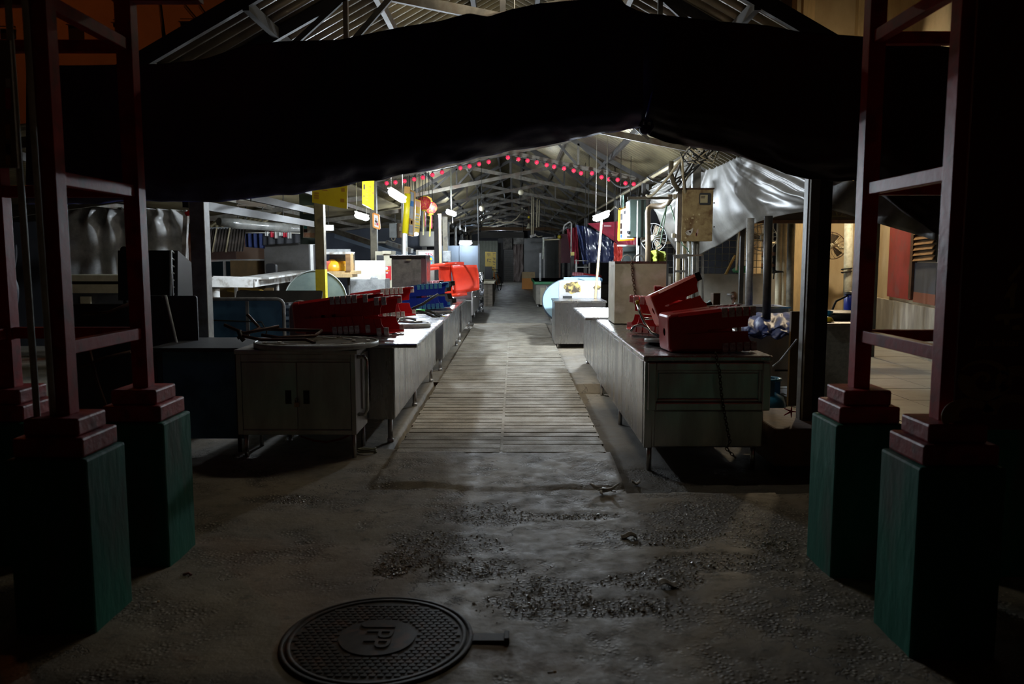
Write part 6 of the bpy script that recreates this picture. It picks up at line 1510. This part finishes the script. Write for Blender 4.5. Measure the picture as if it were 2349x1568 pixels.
far((1112, 611, 1128, 640), BLACK, 'dark_cupboard', 'black cupboard below the yellow far banner', .3, 35.5, 'cupboard')
t = thing('wooden_counter', 'old wooden counter at the end of the left stalls', 'counter', (-.75, 25, 0))
a, b_ = P(1111, 700, 24.2), P(1134, 648, 24.2)
MB().ab(a.x - .12, b_.x - .06, 24.3, 27, 0, b_.z - .03).build('body', M('grey_wood', (.18, .15, .115), (.10, .085, .065), rough=.7, stretch=(1, 1, 6), scale=3), t)
MB().ab(a.x - .14, b_.x, 24.2, 27.1, b_.z - .03, b_.z + .02).build('worktop', CREAMP, t)
def bicycle():
    c = P(1139, 658, 36)
    t = thing('bicycle', 'dark bicycle with orange frame leaning by the far left counter', 'bicycle', (c.x, c.y, 0))
    Z = .34
    d = V((.25, .97, 0)); 
    for s in (-.5, .5):
        q = V((c.x, c.y, Z)) + d * s
        ring = [q + d * (.32 * math.cos(2 * PI * k / 24)) + V((0, 0, .32 * math.sin(2 * PI * k / 24))) for k in range(24)]
        MB().tube(ring, .022, 8, closed=True).build('wheel', RUBBER, t)
        mb = MB()
        for k in range(10): mb.cyl(q, ring[int(k * 2.4)], .003, 4)
        mb.build('spokes', CHROME, t)
    q = V((c.x, c.y, 0)); f = lambda s, z: q + d * s + V((0, 0, z))
    mb = MB(); mb.tube([f(.5, Z), f(0, .32), f(.12, .80), f(.5, Z)], .018, 8); mb.tube([f(0, .32), f(-.38, .78), f(.12, .78)], .02, 8); mb.tube([f(-.38, .9), f(-.5, Z)], .018, 8)
    mb.build('frame', M('orange_bike_paint', (.75, .22, .02), rough=.4), t)
    MB().tube([f(-.36, .98) + V((-.24, 0, 0)), f(-.4, 1.0), f(-.36, .98) + V((.24, 0, 0))], .014, 8).build('handlebar', DARKM, t)
    MB().lathe([(.03, 0), (.09, .02), (.05, .05)], f(.14, .83), 10).build('saddle', BLACK, t)
bicycle()
# right far counters
counter('steel_counter', 'right counter under the far red stool stack', .8, 1.95, 18.2, 20.2, .80, .15, STEELD, side=-1)
t = counter('steel_counter', 'far right counter with a green top edge', .66, 1.9, 24.0, 28.5, .80, .12, M('buff_counter', (.30, .28, .23), (.22, .205, .17), rough=.5), (.04, .04, .04, 0), side=-1)
MB().ab(.60, 1.94, 23.92, 28.5, .72, .80).build('green_edge', M('green_edge', (.0, .20, .06), rough=.35), t)
MB().ab(.78, .95, 23.985, 24.0, .1, .62).build('pale_strip', CREAMP, t)
t = thing('orange_crate', 'orange and tan crate stack before the far right kiosk', 'crate', (.66, 38, 0))
q = P(1203, 640, 38); MB().ab(q.x - .12, q.x + .4, 38, 38.6, 0, .55).build('box', INKO, t); MB().ab(q.x - .12, q.x + .5, 38, 38.6, .55, .85).build('box', WOODL, t)
far((1202, 546, 1284, 648), M('dark_green_glass', (.018, .03, .024), (.035, .05, .04), rough=.25, scale=2), 'kiosk', 'dark green glazed kiosk at the far right', .5, 46, 'kiosk')
far((1246, 565, 1250, 660), WHITEC, 'strip_post', 'slim white post before the far right kiosk', .1, 40, 'post')
t = thing('steel_post', 'grey square post rising from the green-edged counter', 'post', P(1239, 640, 25))
q = P(1239, 640, 25); MB().bar((q.x, 25, .8), (q.x, 25, P(1239, 580, 25).z), .06, .06).build('shaft', GALV, t)
q = P(1246, 600, 24.6)
tag(MB().tube([P(1247, 545, 24.6), P(1247, 548, 24.6), P(1246, 594, 24.6)], .03, 8).build('pipe', CONDUIT), 'grey pipe ending above the green-edged counter', 'pipe')
tag(MB().tube([P(1247, 550, 24.6), P(1265, 549.5, 24.4), P(1284, 548.5, 24.2)], .018, 8).build('pipe', PVC), 'cream pipe running across to the maroon cabinet', 'pipe')
t = thing('maroon_cabinet', 'tall maroon cabinet at the far right stalls', 'cabinet', P(1298, 600, 28.7))
MB().pbox(1287, 536, 1312, 603, 28.7, .6).build('body', M('maroon_paint', (.13, .03, .045), (.10, .025, .035), rough=.5), t, bevel=.01)
MB().pbox(1282, 538, 1289, 604, 28.8, .5).build('side_wall', RUST, t)
MB().lathe([(.06, 0), (.07, .03), (.02, .05)], P(1283, 543, 28.6), 12, (PI / 2, 0, 0)).build('yellow_dial', SIGNY, t)
q = P(1284, 604, 28.7); 
for px in (1284, 1311): q = P(px, 603, 28.9); MB().bar(q, (q.x, 28.9, 0), .06, .06).build('leg', RUST, t)
tag(MB().tube([P(1310, 590, 22), P(1311, 512, 22), P(1308, 508, 22), P(1295, 516, 22.5), P(1293, 522, 22.5), P(1293, 535, 22.6)], .02, 8).build('bent_pipe', WHITEP), 'bent white pipe over the maroon cabinet', 'pipe')
t = thing('yellow_capped_post', 'dark post with a yellow cap right of the maroon cabinet', 'post', P(1313, 600, 22))
q = P(1313, 586, 22); MB().bar((q.x, 22, 0), q, .09, .09).build('shaft', DARKM, t); MB().bar(q, P(1313, 578, 22), .1, .1).build('cap', SIGNY, t)
# ceiling fan, bell lamp, conduits and unlit strip
t = thing('ceiling_fan', 'dark ceiling fan hanging in the middle bays of the roof', 'fan', P(1096, 517, 27))
q = P(1096, 517, 27)
MB().lathe([(.04, .06), (.14, .03), (.16, -.03), (.08, -.08)], q, 16).build('motor', DARKM, t)
for k in range(3):
    a = 2 * PI * k / 3 + .3; d = V((math.cos(a), math.sin(a), 0)); MB().bar(q + d * .15, q + d * .62, .12, .012).build('blade', BLUEWALL, t)
MB().cyl(q, (q.x, q.y, roofz(q.x) - .1), .018, 8).build('rod', GALV, t)
t = thing('bell_lamp', 'unlit bell-shaped lamp hanging over the far walkway', 'lamp', P(1213, 522, 30))
q = P(1213, 524, 30); MB().lathe([(.11, 0), (.07, .05), (.045, .16), (.02, .2)], q, 16).build('shade', CREAMP, t); MB().cyl(q + V((0, 0, .2)), (q.x, q.y, roofz(q.x)), .012, 6).build('cord', RUST, t); MB().ball(q + V((0, 0, .42)), .05, 8, 6).build('yellow_knob', SIGNY, t)
for i, (px, y1) in enumerate(((1219, 538), (1223, 537), (1231, 522), (1236, 520))):
    q = P(px, y1, 28); tag(MB().cyl(q, (q.x + .02, q.y, roofz(q.x) - .55), .02, 8).build('drop_conduit', PVC), '%s cream conduit dropping over the far walkway, counted from the left' % ORD[i], 'conduit', 'cream conduits over the far walkway')
t = thing('batten_lamp', 'unlit tilted white batten under the cream conduits', 'lamp', P(1222, 540, 28)); MB().bar(P(1216, 543, 28), P(1229, 538, 28), .12, .08).build('body', WHITEP, t); MB().tube([P(1229, 539, 28), P(1235, 543, 28), P(1244, 541, 28)], .015, 6).build('cable', PVC, t); cords(t, [P(1219, 541, 28), P(1226, 539, 28)])
o = tag(MB().bar(P(1244, 546, 32), P(1270, 545, 32), .1, .06).build('batten_lamp', WHITEP), 'long unlit white batten at the far right', 'lamp'); cords(o, [P(1250, 545, 32), P(1265, 545, 32)])
pts = [P(x, y, 29) for x, y in ((1095, 515), (1104, 519), (1118, 519), (1132, 513), (1146, 508), (1160, 511), (1172, 509), (1184, 502), (1194, 490))]
hung_c = tag(MB().tube(pts, .018, 8).build('slack_cable', PVC), 'pale slack cable looping under the far trusses', 'cable')
cords(hung_c, [pts[0], pts[4], pts[8]])
tag(MB().tube([P(1110, 512, 27.5), P(1130, 510, 28), P(1150, 516, 29), P(1175, 512, 29)], .014, 8).build('slack_cable', CONDUIT), 'second slack cable crossing the first under the far trusses', 'cable')
t = thing('bulb_cluster', 'reflective bulb cluster hung near the ceiling fan', 'lamp', P(1104, 500, 24))
for k, (x, y) in enumerate(((1102, 494), (1106, 502), (1110, 486))): MB().ball(P(x, y, 24), .05, 10, 6).build('bulb', CHROME, t)
MB().cyl(P(1104, 502, 24), (P(1104, 494, 24).x, 24, roofz(-1)), .012, 6).build('cord', CORDK, t)
# second tiny lamp on right wall far
for i, (px, py) in enumerate(((1105, 478), (1195, 441))):
    o = MB().ball(P(px, py, 20), .07, 10, 6).build('unlit_bulb', CREAMP); cords(o, [P(px, py, 20) + V((0, 0, .05))])
    tag(o, ('left' if i == 0 else 'right') + ' small pale fitting on a roof chord', 'lamp')

# ================================================================== FOREGROUND
def manhole():
    c = MHC; z = .006
    iron = M('cast_iron', (.055, .050, .044), (.035, .031, .028), rough=.7, metal=.1, spec=.25, scale=9, c3=(.10, .06, .04), s3=14)
    t = thing('manhole_cover', 'round cast-iron manhole cover reading JPP in the front concrete', 'manhole cover', (c.x, c.y, z))
    q = (c.x, c.y, z)
    MB().lathe([(.335, .0), (.335, .007), (.350, .008), (.350, .001), (.362, .001), (.362, .009), (.376, .006), (.376, -.01)], q, 64, caps=False).build('rim', iron, t, solid=.003)
    MB().lathe([(.334, -.01), (.334, .004)], q, 64).build('plate', iron, t)
    mb = MB(); p = .030
    for i in range(-12, 13):
        for j in range(-12, 13):
            x = i * p + (p / 2 if j % 2 else 0); y = j * p * .8
            r_ = math.hypot(x, y)
            if .165 < r_ < .322: mb.box((c.x + x, c.y + y, z + .005), (.022, .015, .006))
    mb.build('tread', iron, t)
    MB().lathe([(.15, .003), (.15, .010), (.0, .010)], q, 40).build('boss', iron, t, smooth=False)
    MB().text('JPP', .155, Matrix.Translation((c.x, c.y, z + .011)) @ Matrix.Rotation(-PI / 2, 4, 'Z'), .004).build('lettering', iron, t)
    MB().ab(c.x + .375, c.x + .51, c.y - .035, c.y + .035, -.01, .016).build('hinge_lug', iron, t, bevel=.005)
    MB().ab(c.x + .50, c.x + .52, c.y - .035, c.y + .035, -.01, .026).build('lug_lip', iron, t, bevel=.004)
manhole()
# litter
g = G(1384, 1132) + V((0, 0, .016))
t = thing('torn_plastic', 'white torn plastic scrap with spread arms on the front ground', 'litter', g)
MB().tube([g + V((-.005, -.01, .008)), g + V((.05, 0, .014)), g + V((.10, .005, .05))], [.016, .012, .005], 8).build('arm', WHITEC, t)
MB().tube([g + V((0, 0, .008)), g + V((-.05, .02, .022)), g + V((-.085, .025, .045))], [.016, .014, .006], 8).build('arm', WHITEC, t)
MB().tube([g + V((-.01, 0, .008)), g + V((-.02, -.04, .006)), g + V((-.015, -.075, .004))], [.014, .010, .005], 8).build('arm', WHITEC, t)
MB().grid(6, 3, lambda u, v: g + V((-.04 + .12 * u, -.02 + .03 * v, .012 + .012 * math.sin(u * 5)))).build('sheet', WHITEP, t, solid=.003)
def scrap(px, py, s, m, lb, kind='paper_scrap', cat='litter', z=0):
    g = G(px, py); rr = random.Random(px)
    return tag(MB().grid(8, 6, lambda u, v: g + V(((u - .5) * s, (v - .5) * s * .7, z + .008 + .010 * math.sin(u * 6 + px) + .008 * math.cos(v * 7)))).build(kind, m, solid=.002), lb, cat)
scrap(1533, 1342, .085, WHITEP, 'dull crumpled paper scrap on the right of the front ground')
scrap(1459, 1081, .06, WHITEP, 'pale scrap in the dark gap beside the right counter', z=-.09)
scrap(1443, 1232, .085, M('pale_rubble', (.36, .33, .28), rough=.9), 'pale flat stone chip on the front ground', 'stone_chip')
for px, py, lb, ang in ((357, 1385, 'cigarette butt by the left plinths', .8), (926, 1081, 'cigarette butt at the walkway end', 1.0), (1752, 1248, 'cigarette butt on the right front ground', .9), (1266, 1546, 'cigarette butt near the front edge of the ground', .3)):
    g = G(px, py); d = V((math.cos(ang), math.sin(ang), 0)) * .016
    t = thing('cigarette_butt', 'pale ' + lb, 'litter', g, 'cigarette butts'); MB().cyl(g - d + V((0, 0, .008)), g + d * .3 + V((0, 0, .008)), .0045, 8).build('paper', WHITEC, t); MB().cyl(g + d * .3 + V((0, 0, .008)), g + d + V((0, 0, .008)), .0045, 8).build('filter', WOODL, t)
g = G(1028, 1095); tag(MB().tube([g + V((0, 0, .006)), g + V((.004, -.02, .012)), g + V((.016, -.035, .006))], .003, 6).build('pink_string', INKR), 'short pink string on the walkway end', 'litter')
g = G(430, 1320); tag(MB().tube([g + V((-.02, 0, .006)), g + V((.005, .005, .012)), g + V((.02, -.006, .006))], .006, 6).build('pink_scrap', M('dull_pink', (.35, .16, .15), rough=.7)), 'tiny pink scrap beside the left plinth', 'litter')
tag(MB().tube([P(690, 1000, 6.0), P(720, 1010, 6.05), P(750, 1014, 6.05), P(782, 1006, 6.0), P(800, 998, 5.95)], .008, 8).build('red_hose', M('red_hose', (.30, .02, .03), rough=.5)), 'thin red hose sagging under the left front cabinet', 'hose')
t = thing('rope_coil', 'small coil of pale rope on the ground beside the left cabinet leg', 'rope', G(840, 1040))
g = G(842, 1040); MB().tube([g + V((.07 * math.cos(k * .5), .04 * math.sin(k * .5), .008 + .0015 * k)) for k in range(26)], .007, 6).build('coil', M('pale_rope', (.24, .25, .17), rough=.8), t)
# dragon banner at the right
def right_banner():
    Yb = 2.93
    m = M('dark_red_banner', (.12, .012, .010), (.09, .010, .008), rough=.6, scale=3)
    t = thing('banner', 'dark red banner with gold scroll pattern hung on the right gate frame', 'banner', P(2270, 985, Yb))
    a, b_ = P(2186, 985, Yb), P(2420, -60, Yb)
    MB().ab(a.x, b_.x, Yb, Yb + .012, a.z, b_.z).build('cloth', m, t)
    gold = M('gold_print', (.30, .16, .03), (.20, .10, .025), rough=.6, scale=6)
    gl = M('dull_gold_print', (.34, .22, .05), rough=.6)
    def arc(cx, cy, r0, r1, w0, w1, a0, a1, n=18):
        L, Rr = [], []
        for k in range(n + 1):
            u = k / n; an = R(lerp(a0, a1, u)); r_ = lerp(r0, r1, u); w_ = lerp(w0, w1, u)
            L.append((cx + (r_ + w_) * math.cos(an), cy - (r_ + w_) * .75 * math.sin(an))); Rr.append((cx + (r_ - w_) * math.cos(an), cy - (r_ - w_) * .75 * math.sin(an)))
        mb = MB()
        va = [mb.bm.verts.new(P(x, y, Yb - .003)) for x, y in L]; vb = [mb.bm.verts.new(P(x, y, Yb - .003)) for x, y in Rr]
        for i in range(n): mb._f([va[i], va[i + 1], vb[i + 1], vb[i]])
        mb.build('scroll', gold, t, solid=.002)
    arc(2258, 872, 62, 40, 3, 22, 150, -200); arc(2255, 868, 20, 8, 8, 3, 180, -90)
    arc(2215, 960, 30, 60, 24, 10, 200, 20); arc(2330, 880, 30, 45, 14, 18, 220, 20); arc(2310, 955, 40, 70, 18, 10, 170, 10)
    q = P(2288, 786, Yb - .002)
    MB().text('Jasa Sekitar', .036, Matrix.Translation(q) @ Matrix.Rotation(PI / 2, 4, 'X'), .001).build('lettering', M('ochre_lettering', (.42, .20, .03), rough=.6), t)
    for pts in ([(2322, 648), (2334, 650), (2328, 672), (2326, 706), (2316, 704), (2316, 682), (2302, 684)], [(2280, 726), (2290, 720), (2345, 718), (2345, 728), (2316, 732), (2312, 746), (2304, 744), (2302, 732), (2284, 736)], [(2310, 640), (2345, 600), (2345, 612), (2318, 646)], [(2320, 748), (2338, 744), (2340, 756), (2322, 756)]):
        MB().prism([P(x, y, Yb - .002) for x, y in pts], (0, -.002, 0)).build('brush_stroke', gl, t)
    q = P(2205, 980, Yb)
right_banner()
def left_banner():
    Yb = 3.0
    t = thing('banner', 'pale buff banner with dark red edge marks at the far left gate post', 'banner', P(0, 380, Yb))
    a, b_ = P(-70, 385, Yb), P(22, 92, Yb)
    MB().ab(a.x, b_.x, Yb, Yb + .01, a.z, b_.z).build('cloth', M('buff_banner', (.25, .19, .12), (.18, .13, .085), rough=.6, scale=3), t)
    for y0, y1, m in ((180, 200, WHITEP), (202, 250, INKR), (285, 318, SIGNYD), (330, 352, INK), (356, 378, SIGNYD)):
        c0, c1 = P(14, y1, Yb - .003), P(23, y0, Yb - .003); MB().ab(c0.x, c1.x, Yb - .004, Yb - .001, c0.z, c1.z).build('print', m, t)
left_banner()
cloth('tarpaulin', 'dark blue cloth bundle behind the far left gate post', (-60, 540), (38, 560), (40, 760), (-60, 960), 4.4, M('dull_blue_cloth', (.02, .028, .06), (.03, .04, .08), rough=.6, scale=4), .12, 4)

# ================================================================== BUILDING UPPER LEFT
def tall_building():
    m = M('rendered_facade', (.40, .30, .22), (.34, .25, .18), rough=.9, scale=.5)
    t = thing('apartment_building', 'tall plain building glowing orange beyond the left roof edge', 'building', (-16, 26, 0))
    MB().ab(-34, -7.6, 27.0, 30, 0, 22).build('wall', m, t)
    for px, y0, y1, w_ in ((432, 43, 84, 32), (176, 50, 118, 30), (272, 45, 62, 22), (178, 175, 240, 30), (432, 190, 235, 32), (20, 60, 120, 30)):
        a, b_ = P(px - w_ / 2, y1, 26.98), P(px + w_ / 2, y0, 26.98)
        w2 = MB().ab(a.x, b_.x, 26.94, 27.05, a.z, b_.z).build('window', BLACK, t)
        MB().ab(a.x - .03, b_.x + .03, 26.8, 26.98, b_.z - .12, b_.z - .07).build('sunshade', m, w2)
tall_building()
for i, (a, b_) in enumerate((((366, 0), (382, 132)), ((425, 14), (478, 78)), ((458, 14), (492, 64)))):
    tag(MB().cyl(P(*a, 9), P(*b_, 8), .018, 6).build('overhead_cable', CORDK), '%s thin cable against the orange building, counted from the left' % ORD[i], 'cable', 'overhead cables at the upper left')
